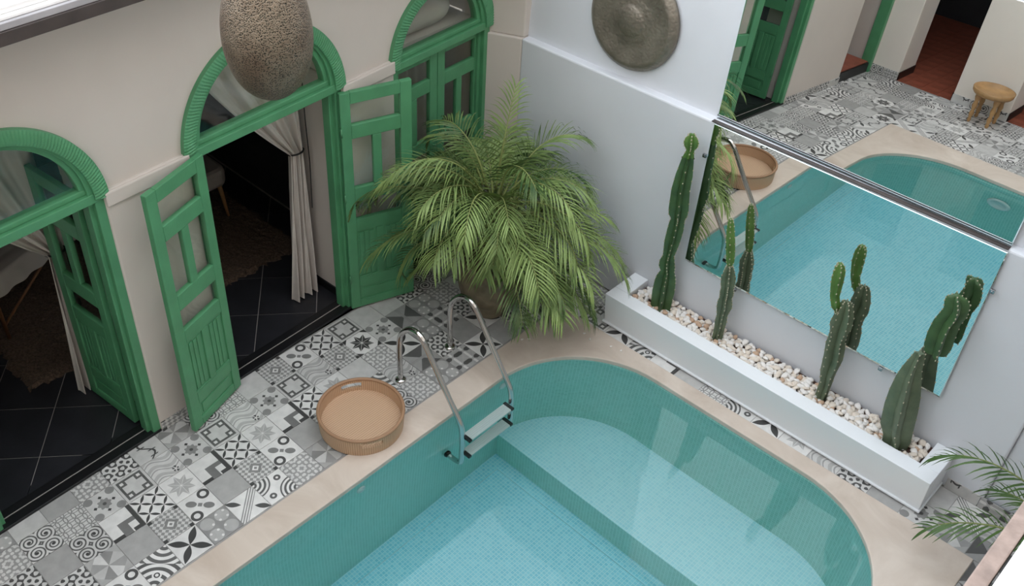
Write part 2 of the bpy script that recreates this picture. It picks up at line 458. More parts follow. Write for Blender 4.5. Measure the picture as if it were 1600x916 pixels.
# ------------------------------------------------------------------ mesh helpers
class MB:
    def __init__(s): s.v, s.f, s.uv, s.mi, s.sm = [], [], [], [], []
    def face(s, idx, uv=None, mi=0): s.f.append(tuple(idx)); s.uv.append(uv); s.mi.append(mi)
    def quad(s, a, b, c, d, uv=None, mi=0):
        n = len(s.v); s.v += [tuple(a), tuple(b), tuple(c), tuple(d)]; s.face((n, n+1, n+2, n+3), uv, mi)
    def box(s, x0, x1, y0, y1, z0, z1, mi=0, M4=None):
        n = len(s.v)
        P = [(x0, y0, z0), (x1, y0, z0), (x1, y1, z0), (x0, y1, z0), (x0, y0, z1), (x1, y0, z1), (x1, y1, z1), (x0, y1, z1)]
        if M4 is not None: P = [tuple(M4 @ Vector(p)) for p in P]
        s.v += P
        for q in ((3, 2, 1, 0), (4, 5, 6, 7), (0, 1, 5, 4), (1, 2, 6, 5), (2, 3, 7, 6), (3, 0, 4, 7)): s.face([n+i for i in q], None, mi)
        return s
    def prism(s, poly, z0, z1, mi=0, uvs=None):
        """poly: CCW xy list"""
        n = len(s.v); k = len(poly)
        s.v += [(x, y, z0) for x, y in poly] + [(x, y, z1) for x, y in poly]
        s.face([n+k-1-i for i in range(k)], None, mi)
        s.face([n+k+i for i in range(k)], [(x, y) for x, y in poly] if uvs else None, mi)
        per = 0
        for i in range(k):
            j = (i+1) % k
            d = math.dist(poly[i], poly[j])
            s.face((n+i, n+j, n+k+j, n+k+i), [(per, z0), (per+d, z0), (per+d, z1), (per, z1)] if uvs else None, mi)
            per += d
        return s
    def tube(s, pts, rad, n=10, caps=True, mi=0):
        pts = [Vector(p) for p in pts]; k = len(pts)
        rr = rad if isinstance(rad, (list, tuple)) else [rad]*k
        base = len(s.v)
        up = None
        for i, p in enumerate(pts):
            t = (pts[min(i+1, k-1)]-pts[max(i-1, 0)])
            t = t.normalized() if t.length > 1e-9 else Vector((0, 0, 1))
            if up is None:
                a = Vector((0, 0, 1)) if abs(t.z) < 0.9 else Vector((1, 0, 0))
                up = (a - t*a.dot(t)).normalized()
            else:
                up = (up - t*up.dot(t)); up = up.normalized() if up.length > 1e-6 else t.orthogonal().normalized()
            b = t.cross(up)
            for j in range(n):
                a = 2*math.pi*j/n
                s.v.append(tuple(p + up*(rr[i]*math.cos(a)) + b*(rr[i]*math.sin(a))))
        for i in range(k-1):
            for j in range(n):
                s.face((base+i*n+j, base+i*n+(j+1) % n, base+(i+1)*n+(j+1) % n, base+(i+1)*n+j), None, mi)
        if caps:
            s.face([base+j for j in range(n)][::-1], None, mi); s.face([base+(k-1)*n+j for j in range(n)], None, mi)
        return s
    def lathe(s, prof, n=32, cx=0, cy=0, mi=0, uv=False):
        base = len(s.v); k = len(prof)
        for r, z in prof:
            for j in range(n):
                a = 2*math.pi*j/n; s.v.append((cx+r*math.cos(a), cy+r*math.sin(a), z))
        for i in range(k-1):
            for j in range(n):
                r_, q = prof[i], prof[i+1]
                rm = max(r_[0], q[0])
                u0, u1 = rm*2*math.pi*j/n, rm*2*math.pi*(j+1)/n
                l0 = sum(math.dist(prof[t], prof[t+1]) for t in range(i)); l1 = l0+math.dist(r_, q)
                s.face((base+i*n+j, base+i*n+(j+1) % n, base+(i+1)*n+(j+1) % n, base+(i+1)*n+j), [(u0, l0), (u1, l0), (u1, l1), (u0, l1)] if uv else None, mi)
        return s
    def build(s, name, mat, parent=None, smooth=False, bevel=0, loc=None, rot=None):
        me = bpy.data.meshes.new(name)
        me.from_pydata(s.v, [], s.f)
        if any(u is not None for u in s.uv):
            l = me.uv_layers.new(name='UVMap'); i = 0
            for f, u in zip(s.f, s.uv):
                for c in range(len(f)):
                    l.data[i].uv = u[c] if u is not None else (0, 0)
                    i += 1
        mats = mat if isinstance(mat, (list, tuple)) else [mat]
        for m_ in mats: me.materials.append(m_)
        if len(mats) > 1:
            for p, mi in zip(me.polygons, s.mi): p.material_index = mi
        if smooth:
            for p in me.polygons: p.use_smooth = True
        me.update()
        o = bpy.data.objects.new(name, me); col.objects.link(o)
        if parent is not None: o.parent = parent
        if loc is not None: o.location = loc
        if rot is not None: o.rotation_euler = rot
        if bevel:
            b = o.modifiers.new('bevel', 'BEVEL'); b.width = bevel; b.segments = 2; b.limit_method = 'ANGLE'; b.angle_limit = R(40)
        return o
def empty(name, loc=(0, 0, 0), rot=(0, 0, 0), parent=None):
    o = bpy.data.objects.new(name, None); col.objects.link(o); o.location = loc; o.rotation_euler = rot; o.empty_display_size = 0.1
    if parent is not None: o.parent = parent
    return o
def tag(o, label=None, cat=None, group=None, kind=None):
    if label: o['label'] = label
    if cat: o['category'] = cat
    if group: o['group'] = group
    if kind: o['kind'] = kind
    return o
def smooth_angle(o, deg=40):
    for p in o.data.polygons: p.use_smooth = True
    try: o.data.set_sharp_from_angle(angle=R(deg))
    except Exception: pass
    return o
def rrect(L, Rr, Nn, Ff, rad, seg=12):
    pts = []
    for cx, cy, a0 in ((Rr-rad, Nn+rad, -90), (Rr-rad, Ff-rad, 0), (L+rad, Ff-rad, 90), (L+rad, Nn+rad, 180)):
        for i in range(seg+1):
            a = R(a0+90*i/seg); pts.append((cx+rad*math.cos(a), cy+rad*math.sin(a)))
    return pts

# ------------------------------------------------------------------ FLOOR + POOL
PL, PR, PN, PF, PRAD = -3.305, -0.56, 0.42, 4.70, 0.78        # pool inner edge
CL, CR, CN, CF = -3.525, -0.285, 0.06, 4.835                  # coping outer edge
f = MB()
for b in ((-4.75, -3.42, -1.35, 5.6), (-0.42, 1.7, -1.35, 5.6), (-3.42, -0.42, 4.76, 5.6), (-3.42, -0.42, -1.35, 0.2)):
    f.box(b[0], b[1], b[2], b[3], -0.12, -0.004)
floor = f.build('floor', M['grout']); tag(floor, 'courtyard floor of black, grey and white patterned cement tiles', kind='structure')

TP = 0.2125; GX0 = -4.6045; GY0 = 1.18; TY = 0.215
tile_mesh = {}
def tile_me(p, w, h):
    k = (p, round(w, 3), round(h, 3))
    if k not in tile_mesh:
        g = 0.0018; mb = MB(); a, b = w/2-g, h/2-g
        mb.box(-a, a, -b, b, -0.02, 0.0)
        mb.uv[1] = [(0, 0), (w/TP, 0), (w/TP, h/TY), (0, h/TY)]
        me = bpy.data.meshes.new('floor_tile'); me.from_pydata(mb.v, [], mb.f)
        l = me.uv_layers.new(name='UVMap')
        for i in range(4): l.data[4+i].uv = mb.uv[1][i]
        me.materials.append(PATS[p]); tile_mesh[k] = me
    return tile_mesh[k]
ntile = 0
def put_tile(p, x0, x1, y0, y1, rot=0):
    global ntile
    if x1-x0 < 0.03 or y1-y0 < 0.03: return
    o = bpy.data.objects.new('floor_tile', tile_me(p, x1-x0, y1-y0)); col.objects.link(o)
    o.parent = floor; o.location = ((x0+x1)/2, (y0+y1)/2, 0.0)
    if rot and abs((x1-x0)-(y1-y0)) < 0.01: o.rotation_euler = (0, 0, rot*math.pi/2)
    ntile += 1
ALLP = list(PATS)
C1 = ['flower', 'cross', 'wave']; C2 = ['key', 'lattice', 'star_light']; C3 = ['plain', 'checker', 'ellipse']
C4 = ['medallion', 'petal', 'dots', 'stripe', 'arcs', 'lace', 'facet', 'lattice', 'plain_light', 'curl', 'lace', 'dots', 'cube', 'petal', 'plain']
C0 = ['lace', 'lace_dark', 'branch', 'facet', 'curl', 'circles', 'plain_light', 'checker', 'ellipse', 'lattice', 'cross', 'plain_light', 'plain_light', 'lace_dark', 'curl', 'plain', 'petal', 'curl']
OV = {(0, -1): 'plain', (0, -2): 'plain_light', (1, -1): 'circles', (2, -1): 'curl', (3, -1): 'facet', (4, -1): 'ellipse', (1, -2): 'curl', (2, -2): 'plain', (3, -2): 'lace_dark', (1, -3): 'lace', (2, -3): 'lace_dark',
      (1, 9): 'checker', (1, 10): 'star_dark', (1, 11): 'flower', (1, 12): 'bow', (1, 13): 'dots', (2, 9): 'plain_light', (2, 10): 'lace', (2, 11): 'petal', (2, 12): 'dots', (2, 13): 'cube', (3, 9): 'medallion', (3, 10): 'wave', (3, 11): 'bow', (3, 12): 'lace_dark', (3, 13): 'plain', (2, 14): 'lace_dark', (1, 14): 'lace', (2, 15): 'plain', (3, 14): 'petal'}
rt = random.Random(11)
for c in range(5):
    for r_ in range(-11, 19):
        x0 = GX0+TP*c; y0 = GY0+TY*r_
        if y0 > 5.2 or y0 < -1.28: continue
        if 0 <= r_ <= 8: p = (C0[r_], C1[r_ % 3], C2[r_ % 3], C3[r_ % 3], C4[r_])[c]
        elif (c, r_) in OV: p = OV[(c, r_)]
        elif 0 <= r_ and c in (0, 4): p = (C0 if c == 0 else C4)[r_ % (18 if c == 0 else 15)]
        else: p = rt.choice(ALLP)
        rot = 0 if 0 <= r_ <= 8 else rt.randrange(4)
        put_tile(p, x0 + (0.0 if c else 0.0), x0+TP, y0, min(y0+TY, 5.25), rot)
y0 = CF
for i in range(17):                                            # strip between pool and planter wall
    x0 = -3.53+TP*i
    for y0, y1 in ((CF+0.002, CF+0.2), (CF+0.2, 5.25)):
        if y0 > 5.0 and -3.3 < x0 < -0.9: continue             # wholly under the planter
        put_tile(rt.choice(ALLP), x0, x0+TP, y0, y1, rt.randrange(4))
for i in range(3):                                             # beside the pool, right
    for j in range(7):
        put_tile(rt.choice(ALLP), CR+0.002+TP*i, CR+0.002+TP*(i+1), CF-TY*(j+1), CF-TY*j, rt.randrange(4))
for i in range(5, 16):                                         # far end, seen in the mirror
    for j in range(6):
        x0 = GX0+TP*i; y1 = CN-0.002-TY*j
        put_tile(rt.choice(ALLP), x0, x0+TP, y1-TY, y1, rt.randrange(4))

# coping: flat ring with rounded inner opening
def ring(outer, inner, z0, z1):
    mb = MB(); no, ni = len(outer), len(inner)
    k = ni
    # project inner points outward onto outer rectangle by angle matching
    (xa, ya), (xb, yb) = outer[0], outer[2]
    cx, cy = (xa+xb)/2, (ya+yb)/2; hx, hy = abs(xb-xa)/2, abs(yb-ya)/2
    ih = (max(p[0] for p in inner)-min(p[0] for p in inner))/2; iv = (max(p[1] for p in inner)-min(p[1] for p in inner))/2
    ix, iy = (max(p[0] for p in inner)+min(p[0] for p in inner))/2, (max(p[1] for p in inner)+min(p[1] for p in inner))/2
    out = []
    n4 = len(inner)//4; m_ = n4//2
    for i, (x, y) in enumerate(inner):
        c_, t_ = i//n4, i % n4
        horiz_first = c_ in (0, 2)                 # the arc starts on a horizontal side
        on_h = (t_ <= m_) if horiz_first else (t_ >= m_)
        px_ = min(max(x, cx-hx), cx+hx); py_ = min(max(y, cy-hy), cy+hy)
        sxn, syn = (1 if x > cx else -1), (1 if y > cy else -1)
        if t_ == m_: out.append((cx+sxn*hx, cy+syn*hy)); continue
        f_ = abs(t_-m_)/m_
        if on_h: out.append(((cx+sxn*hx)*(1-f_)+px_*f_ if t_ not in (0, n4-1) else px_, cy+syn*hy))
        else: out.append((cx+sxn*hx, (cy+syn*hy)*(1-f_)+py_*f_ if t_ not in (0, n4-1) else py_))
    mb.v = [(x, y, z1) for x, y in inner]+[(x, y, z1) for x, y in out]+[(x, y, z0) for x, y in inner]+[(x, y, z0) for x, y in out]
    for i in range(k):
        j = (i+1) % k
        mb.face((i, k+i, k+j, j)); mb.face((2*k+i, 2*k+j, 3*k+j, 3*k+i)); mb.face((i, j, 2*k+j, 2*k+i)); mb.face((k+i, 3*k+i, 3*k+j, k+j))
    return mb
inner = rrect(PL, PR, PN, PF, PRAD, 16)
# insert corners into the diagonal so that the outer corner stays square
cop = ring([(CL, CN), (CR, CN), (CR, CF), (CL, CF)], inner, -0.028, 0.010).build('trim_1', M['coping'])
tag(cop, 'cream marble coping around the swimming pool with rounded inner corners', kind='structure')
b = cop.modifiers.new('bevel', 'BEVEL'); b.width = 0.006; b.segments = 2; b.limit_method = 'ANGLE'; b.angle_limit = R(50)

pool = empty('swimming_pool', ((PL+PR)/2, (PN+PF)/2, -1.3))
tag(pool, 'swimming pool lined with green and aqua mosaic, filled with clear water', 'swimming pool')
def world_child(o, parent):
    o.parent = parent; o.matrix_parent_inverse = parent.matrix_basis.inverted(); return o
DEEP, SHELF, SY = -1.30, -0.95, 3.94
topo = rrect(PL-0.015, PR+0.015, PN-0.015, PF+0.015, PRAD, 16)
boto = rrect(PL-0.03, PR+0.01, PN+0.02, PF-0.07, PRAD-0.02, 16)
mb = MB(); k = len(topo); per = 0
for i in range(k):
    j = (i+1) % k; d = math.dist(topo[i], topo[j])
    mb.quad((*topo[j], -0.028), (*topo[i], -0.028), (*boto[i], DEEP), (*boto[j], DEEP), [(per+d, 0), (per, 0), (per, DEEP), (per+d, DEEP)]); per += d
o = mb.build('basin_wall', M['mosaic_wall']); world_child(o, pool)
mb = MB(); n = len(boto); mb.v = [(*p, DEEP) for p in boto]; mb.face(range(n), [p for p in boto])
o = mb.build('basin_floor', M['mosaic_floor']); world_child(o, pool)
fz = (SHELF+0.028)/(DEEP+0.028); sho = [(a[0]*(1-fz)+b_[0]*fz, a[1]*(1-fz)+b_[1]*fz) for a, b_ in zip(topo, boto)]
sh = [p for p in sho if p[1] > SY]; sh = [(PR+0.01, SY)]+sorted([p for p in sh if p[0] > -2], key=lambda p: p[1])+sorted([p for p in sh if p[0] <= -2], key=lambda p: -p[1])+[(PL-0.03, SY)]
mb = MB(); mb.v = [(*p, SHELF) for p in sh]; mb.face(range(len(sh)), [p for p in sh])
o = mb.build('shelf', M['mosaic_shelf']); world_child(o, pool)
mb = MB(); mb.quad((PL-0.03, SY, DEEP), (PR+0.01, SY, DEEP), (PR+0.01, SY, SHELF), (PL-0.03, SY, SHELF), [(0, 0), (2.75, 0), (2.75, .35), (0, .35)])
o = mb.build('shelf_riser', M['mosaic_wall']); world_child(o, pool)
mb = MB()                                                       # low cove ledge round the deep floor
for x0, x1, y0, y1 in ((PL-0.03, PL+0.08, PN+0.5, SY), (PL+0.08, PR, SY-0.10, SY)):
    mb.box(x0, x1, y0, y1, DEEP, DEEP+0.014); n_ = len(mb.f)-5
    mb.uv[n_] = [(x0, y0), (x1, y0), (x1, y1), (x0, y1)]
o = mb.build('floor_ledge', M['mosaic_floor']); world_child(o, pool)
mb = MB(); wz = -0.055; mb.v = [(*p, wz) for p in topo]; mb.face(range(len(topo)))
o = mb.build('water', M['water']); world_child(o, pool); o['label'] = 'clear still pool water'
for y in (2.585, 1.35, 3.95):
    mb = MB(); mb.lathe([(0.0, 0.012), (0.012, 0.012), (0.014, 0.006), (0.026, 0.012), (0.034, 0.006), (0.036, 0.0)], 20)
    o = mb.build('water_inlet', M['white_plastic'], smooth=True, loc=(PL-0.014, y, -0.14), rot=(0, R(90), 0)); world_child(o, pool)
mb = MB(); mb.lathe([(0.0, 0.01), (0.07, 0.012), (0.075, 0.022), (0.11, 0.02), (0.12, 0.0)], 28)
o = mb.build('underwater_lamp', M['white_plastic'], smooth=True, loc=(-2.1, PN+0.0, -0.42), rot=(R(-90), 0, 0)); world_child(o, pool)

# ------------------------------------------------------------------ DOOR WALL (local frame: X = out of wall, Y = along wall, Z up)
DW_LOC = (-4.48, 0, 0); DW_ROT = (0, 0, math.atan(0.042))
TH = 0.5                                                        # wall thickness
DOORS = [dict(c=1.285, R=0.62, z=1.965), dict(c=3.065, R=0.63, z=1.945), dict(c=4.665, R=0.53, z=1.88)]
wallL = empty('wall_left', DW_LOC, DW_ROT)
tag(wallL, 'cream plastered courtyard wall with three arched door openings', kind='structure')
TOPZ = 3.098
mb = MB()
ss = [-1.3]
for d in DOORS:
    ra = d['R']-0.02
    ss += [d['c']-ra*math.cos(math.pi*i/40) for i in range(41)]
ss += [5.25]
def zb(s):
    for d in DOORS:
        ra = d['R']-0.02
        if abs(s-d['c']) <= ra+1e-6: return d['z']+math.sqrt(max(0, ra*ra-(s-d['c'])**2))
    return 1.9
NF = -0.025
for a, b_ in zip(ss[:-1], ss[1:]):
    if b_-a < 1e-6: continue
    za, zc = zb(a), zb(b_)
    inside = any(abs((a+b_)/2-d['c']) < d['R']-0.02 for d in DOORS)
    if not inside: za = zc = 1.85
    mb.quad((NF, a, za), (NF, b_, zc), (NF, b_, TOPZ), (NF, a, TOPZ))
    mb.quad((-TH, b_, zc), (-TH, a, za), (-TH, a, TOPZ), (-TH, b_, TOPZ))
    mb.quad((-TH, a, za), (-TH, b_, zc), (NF, b_, zc), (NF, a, za))
o = mb.build('upper_wall', M['wall_cream'], wallL)
edges = [(-0.45, DOORS[0]['c']-DOORS[0]['R']+0.02)]
for a, b_ in zip(DOORS[:-1], DOORS[1:]): edges.append((a['c']+a['R']-0.02, b_['c']-b_['R']+0.02))
edges.append((DOORS[2]['c']+DOORS[2]['R']-0.02, 5.22))
for i, (a, b_) in enumerate(edges):
    m = MB(); z = 1.955 if i < 2 else (1.93 if i == 2 else 1.80)
    m.box(-TH, 0.0, a, b_, 0.0, z)
    o = m.build('pier', M['wall_cream'], wallL, bevel=0.012)
    if i < 3 and i > 0:
        m = MB(); m.box(0.0, 0.018, a+0.0, b_-0.0, z-0.095, z)
        m.build('capital_band', M['wall_cream'], wallL, bevel=0.01)
    elif i == 0:
        m = MB(); m.box(0.0, 0.018, a, b_, z-0.095, z); m.build('capital_band', M['wall_cream'], wallL, bevel=0.01)
# far part of the door wall: pier side of the stair doorway, lintel
m = MB(); m.box(-TH, 0, -1.35, -1.17, 0, 1.9); m.box(-TH, 0, -1.17, -0.45, 2.2, 2.3); m.build('pier', M['wall_cream'], wallL)
# patterned skirting under the piers
for i, (a, b_) in enumerate(edges[:3]):
    m = MB(); n_ = max(1, int((b_-a)/0.21))
    for q in range(n_):
        y0, y1 = a+(b_-a)*q/n_, a+(b_-a)*(q+1)/n_
        m2 = MB(); m2.quad((0.008, y0+0.002, 0), (0.008, y1-0.002, 0), (0.008, y1-0.002, 0.085), (0.008, y0+0.002, 0.085), [(0, 0), (1, 0), (1, .4), (0, .4)])
        m2.quad((0.0, y0+0.002, 0.085), (0.008, y0+0.002, 0.085), (0.008, y1-0.002, 0.085), (0.0, y1-0.002, 0.085), [(0, 0), (0, .02), (1, .02), (1, 0)])
        if q == 0 and i == 0: pass
        m2.build('skirting_tile', PATS[rt.choice(['branch', 'lace_dark', 'lace', 'checker', 'curl'])], wallL)

# ---- doors
def door_leaf(parent, Wd, Ht, hinge_loc, rotz, label=None, back=False):
    """leaf in local frame: X from hinge to free edge, Y thickness (front = -Y), Z up"""
    t = 0.020
    sx = Wd/0.52; sz = Ht/1.90
    X = lambda v: v*sx
    Z = lambda v: v*sz
    fr_ = MB()
    def bx(x0, x1, z0, z1, tt=t): fr_.box(X(x0), X(x1), -tt, tt, Z(z0), Z(z1))
    bx(0, 0.075, 0, 1.90); bx(0.435, 0.52, 0, 1.90)
    for z0, z1 in ((0, 0.06), (0.20, 0.295), (0.735, 0.845), (1.005, 1.125), (1.535, 1.645), (1.81, 1.90)): bx(0.075, 0.435, z0, z1, t-0.0008)
    bx(0.225, 0.29, 1.125, 1.535, t-0.0012); bx(0.225, 0.285, 0.295, 0.735, t-0.0012)
    leaf = fr_.build('door_leaf', M['green'], parent, bevel=0.005, loc=hinge_loc, rot=(0, 0, rotz))
    if label: leaf['label'] = label
    for x0, x1, z0, z1 in ((0.075, 0.435, 1.645, 1.81), (0.075, 0.225, 1.125, 1.535), (0.29, 0.435, 1.125, 1.535), (0.075, 0.435, 0.845, 1.005)):
        g = MB(); g.box(X(x0)-0.003, X(x1)+0.003, -0.003, 0.003, Z(z0)-0.003, Z(z1)+0.003); g.build('glass_pane', M['glass'], leaf)
    for x0, x1, z0, z1, n in ((0.075, 0.225, 0.295, 0.735, 3), (0.285, 0.435, 0.295, 0.735, 3), (0.075, 0.435, 0.06, 0.20, 0)):
        g = MB(); g.box(X(x0)-0.004, X(x1)+0.004, -0.008, 0.008, Z(z0)-0.004, Z(z1)+0.004)
        if n:
            w_ = (X(x1)-X(x0)-0.03)/n
            for q in range(n):
                g.box(X(x0)+0.015+w_*q+0.004, X(x0)+0.015+w_*(q+1)-0.004, -0.014, 0.014, Z(z0)+0.02, Z(z1)-0.02)
        else:
            g.box(X(x0)+0.03, X(x1)-0.03, -0.014, 0.014, Z(z0)+0.03, Z(z1)-0.03)
        # sloped weathering bead at the foot of the panel
        g.box(X(x0), X(x1), -0.018, 0.018, Z(z0), Z(z0)+0.012)
        g.build('panel', M['green'], leaf, bevel=0.003)
    h = MB(); h.tube([(X(0.48), -t, Z(1.05)), (X(0.48), -t-0.022, Z(1.05)), (X(0.445), -t-0.024, Z(1.065))], 0.006, 8)
    h.build('lever_handle', M['green'], leaf, smooth=True)
    for z in (0.3, 1.05, 1.6):
        h = MB(); h.tube([(0.0, -t-0.002, Z(z)-0.035), (0.0, -t-0.002, Z(z)+0.035)], 0.007, 8); h.build('hinge', M['green'], leaf, smooth=True)
    return leaf

def arch_frame(i, d, label):
    root = empty('door_%d' % (i+1), DW_LOC, DW_ROT); tag(root, label, kind='structure')
    c, Rr, z = d['c'], d['R'], d['z']
    # carved outer band with rope ridges
    mb = MB(); NA, NR = 480, 6
    r0, r1 = Rr-0.075, Rr+0.012
    for a in range(NA+1):
        th = math.pi*a/NA
        for q in range(NR+1):
            r = r0+(r1-r0)*q/NR
            e = math.sin(math.pi*q/NR)
            rid = 0.5+0.5*math.sin(th*190*Rr/0.63 + q*1.3)
            n = 0.008 + 0.005*e + 0.0055*rid*(1 if 0 < q < NR else 0.2)
            mb.v.append((n, c-r*math.cos(th), z-0.03+r*math.sin(th)))
    for a in range(NA):
        for q in range(NR):
            i0 = a*(NR+1)+q; mb.face((i0, i0+1, i0+NR+2, i0+NR+1))
    b0 = len(mb.v)
    for a in range(NA+1):
        th = math.pi*a/NA
        mb.v.append((-0.10, c-r0*math.cos(th), z-0.03+r0*math.sin(th))); mb.v.append((-0.10, c-r1*math.cos(th), z-0.03+r1*math.sin(th)))
    for a in range(NA):
        mb.face((a*(NR+1), (a+1)*(NR+1), b0+2*a+2, b0+2*a)); mb.face((a*(NR+1)+NR, b0+2*a+1, b0+2*a+3, (a+1)*(NR+1)+NR))
    o = mb.build('carved_arch', M['green'], root); smooth_angle(o, 35)
    # smooth inner arch
    def arc_ring(ra, rb, n0, n1, zc):
        m = MB(); K = 48
        for a in range(K+1):
            th = math.pi*a/K
            for r, n in ((ra, n1), (rb, n1), (rb, n0), (ra, n0)): m.v.append((n, c-r*math.cos(th), zc+r*math.sin(th)))
        for a in range(K):
            for q in range(4): m.face((a*4+q, a*4+(q+1) % 4, a*4+4+(q+1) % 4, a*4+4+q))
        m.face((0, 1, 2, 3)); m.face((K*4+3, K*4+2, K*4+1, K*4)); return m
    zt = z+0.02
    arc_ring(Rr-0.105, Rr-0.07, -0.10, -0.012, zt-0.03).build('inner_arch', M['green'], root, bevel=0.004)
    arc_ring(Rr-0.135, Rr-0.10, -0.10, -0.035, zt-0.03).build('glazing_bead', M['green'], root, bevel=0.004)
    m = MB(); pts = [(c-(Rr-0.12)*math.cos(math.pi*a/40), zt-0.03+(Rr-0.12)*math.sin(math.pi*a/40)) for a in range(41)]
    n = len(pts); m.v = [(-0.055, y, zz) for y, zz in pts]+[(-0.061, y, zz) for y, zz in pts]
    m.face(range(n-1, -1, -1)); m.face(range(n, 2*n))
    m.build('fanlight_pane', M['glass'], root)
    m = MB(); m.box(-0.10, -0.005, c-Rr+0.05, c+Rr-0.05, z-0.055, z+0.005); m.box(-0.10, -0.03, c-Rr+0.06, c+Rr-0.06, z+0.005, z+0.04)
    m.build('transom', M['green'], root, bevel=0.006)
    for s_ in (-1, 1):
        m = MB(); a = c+s_*(Rr-0.045)
        m.box(-0.12, -0.012, a-0.032, a+0.03, 0.0, z-0.03)
        bq = c+s_*(Rr-0.085); m.box(-0.12, -0.045, bq-0.02, bq+0.02, 0.0, z-0.05)
        m.build('jamb', M['green'], root, bevel=0.005)
    m = MB(); m.box(-0.15, -0.004, c-Rr+0.02, c+Rr-0.02, 0.0, 0.022); m.build('threshold', M['black_stone'], root, bevel=0.004)
    m = MB(); m.box(-0.083, -0.077, c-Rr+0.03, c+Rr-0.03, 0.0221, 0.025); m.build('threshold_inlay', M['grout_line'], root)
    return root
doors = []
for i, (d, l) in enumerate(zip(DOORS, ('green arched double door with both leaves folded inwards, beside a draped table', 'green arched double door standing open towards the courtyard', 'closed green arched double door behind the potted palm'))):
    doors.append(arch_frame(i, d, l))
def leaf_world(door, A, B, Ht, z0=0.02, label=None):
    ang = math.atan2(B[1]-A[1], B[0]-A[0]); Wd = math.dist(A, B)
    inv = (Matrix.Translation(DW_LOC) @ Matrix.Rotation(DW_ROT[2], 4, 'Z')).inverted()
    p = inv @ Vector((A[0], A[1], z0))
    return door_leaf(door, Wd, Ht, p, ang-DW_ROT[2], label)
leaf_world(doors[1], (-4.552, 2.515), (-4.394, 2.029), 1.925, label='door leaf swung out flat in front of the cream pier')
leaf_world(doors[1], (-4.628, 3.628), (-4.455, 4.122), 1.865, label='door leaf swung out beside the potted palm')
leaf_world(doors[0], (-4.735, 1.800), (-5.225, 1.745), 1.88, label='dark shaded door leaf folded into the room')
leaf_world(doors[0], (-4.70, 0.775), (-5.20, 0.83), 1.88)
leaf_world(doors[2], (-4.745, 4.175), (-4.765, 4.66), 1.82)
leaf_world(doors[2], (-4.785, 5.14), (-4.765, 4.664), 1.82)

# ------------------------------------------------------------------ gallery eaves
def gallery(name, label, boxes, loc=(0, 0, 0), rot=(0, 0, 0)):
    g = empty(name, loc, rot); tag(g, label, kind='structure')
    for nm, mt, b in boxes: MB().box(*b).build(nm, mt, g, bevel=0.004)
    return g
gl = gallery('trim_2', 'gallery edge above the door wall with dark fascia, grey trim and white top',
        [('fascia', M['fascia'], (-5.6, -4.217, -1.22, 5.14, 3.10, 3.165)),
         ('rounded_trim', M['gutter'], (-5.6, -4.225, -1.22, 5.14, 3.166, 3.200)),
         ('white_board', M['white_board'], (-5.6, -4.245, -1.22, 5.14, 3.201, 3.218)),
         ('gallery_floor', M['white_board'], (-6.1, -4.27, -1.22, 5.14, 3.219, 3.25))])
gallery('trim_3', 'weathered wooden gallery edge with white board beside the viewpoint',
        [('wooden_edge', M['wood_old'], (-0.104, -0.062, -1.3, 5.2, 2.90, 3.0)),
         ('white_board', M['white_board'], (-0.055, 1.6, -1.3, 5.2, 2.90, 3.0))])

# ------------------------------------------------------------------ MIRROR WALL (far wall)
wf = empty('wall_far', (0, 5.26, 0)); tag(wf, 'white plaster wall with a raised lower half, holding the large mirrors', kind='structure')
YL, LZ = 5.258, 1.792
def wbox(nm, mt, *b, par=wf, bevel=0.0):
    o = MB().box(*b).build(nm, mt, bevel=bevel); world_child(o, par); return o
wbox('lower_wall', M['wall_white'], -4.46, -0.43, YL, 5.75, 0.0, LZ, bevel=0.012)
wbox('lower_wall', M['wall_white'], -0.43, 1.7, YL+0.03, 5.75, 0.0, LZ+0.6, bevel=0.012)
mb = MB(); sl = math.tan(R(3.07))
y0, y1 = 5.325, 5.325+sl*(4.2-LZ)
mb.v = [(-4.46, y0, LZ-0.05), (-0.43, y0, LZ-0.05), (-0.43, 5.75, LZ-0.05), (-4.46, 5.75, LZ-0.05), (-4.46, y1, 4.2), (-0.43, y1, 4.2), (-0.43, 5.75, 4.2), (-4.46, 5.75, 4.2)]
for q in ((3, 2, 1, 0), (4, 5, 6, 7), (0, 1, 5, 4), (1, 2, 6, 5), (2, 3, 7, 6), (3, 0, 4, 7)): mb.face(q)
o = mb.build('upper_wall', M['wall_white']); world_child(o, wf)
wbox('upper_wall', M['wall_white'], -0.43, 1.7, YL+0.06, 5.75, LZ+0.6, 4.2)
# chamfered corner pier
for nm, z0, z1, off in (('corner_pier', 0, LZ, 0.0), ('corner_pier', LZ, 3.6, 0.04)):
    mb = MB(); mb.prism([(-4.735, 5.14+off*0.6), (-4.46, YL+off*0.6), (-4.46, 5.7), (-5.0, 5.7), (-5.0, 5.14+off*0.6)], z0, z1)
    o = mb.build(nm, M['wall_cream'], bevel=0.01); world_child(o, wf)
for q in range(5):
    x0 = -0.66+0.215*q
    mb = MB(); yy = YL-0.008 if x0 < -0.43 else YL+0.022
    mb.quad((x0+.002, yy, 0), (x0+.213, yy, 0), (x0+.213, yy, .09), (x0+.002, yy, .09), [(0, 0), (1, 0), (1, .4), (0, .4)]); mb.quad((x0+.002, yy, .09), (x0+.213, yy, .09), (x0+.213, yy+.009, .09), (x0+.002, yy+.009, .09), [(0, 0), (1, 0), (1, .05), (0, .05)])
    o = mb.build('skirting_tile', PATS[rt.choice(ALLP)]); world_child(o, wf)

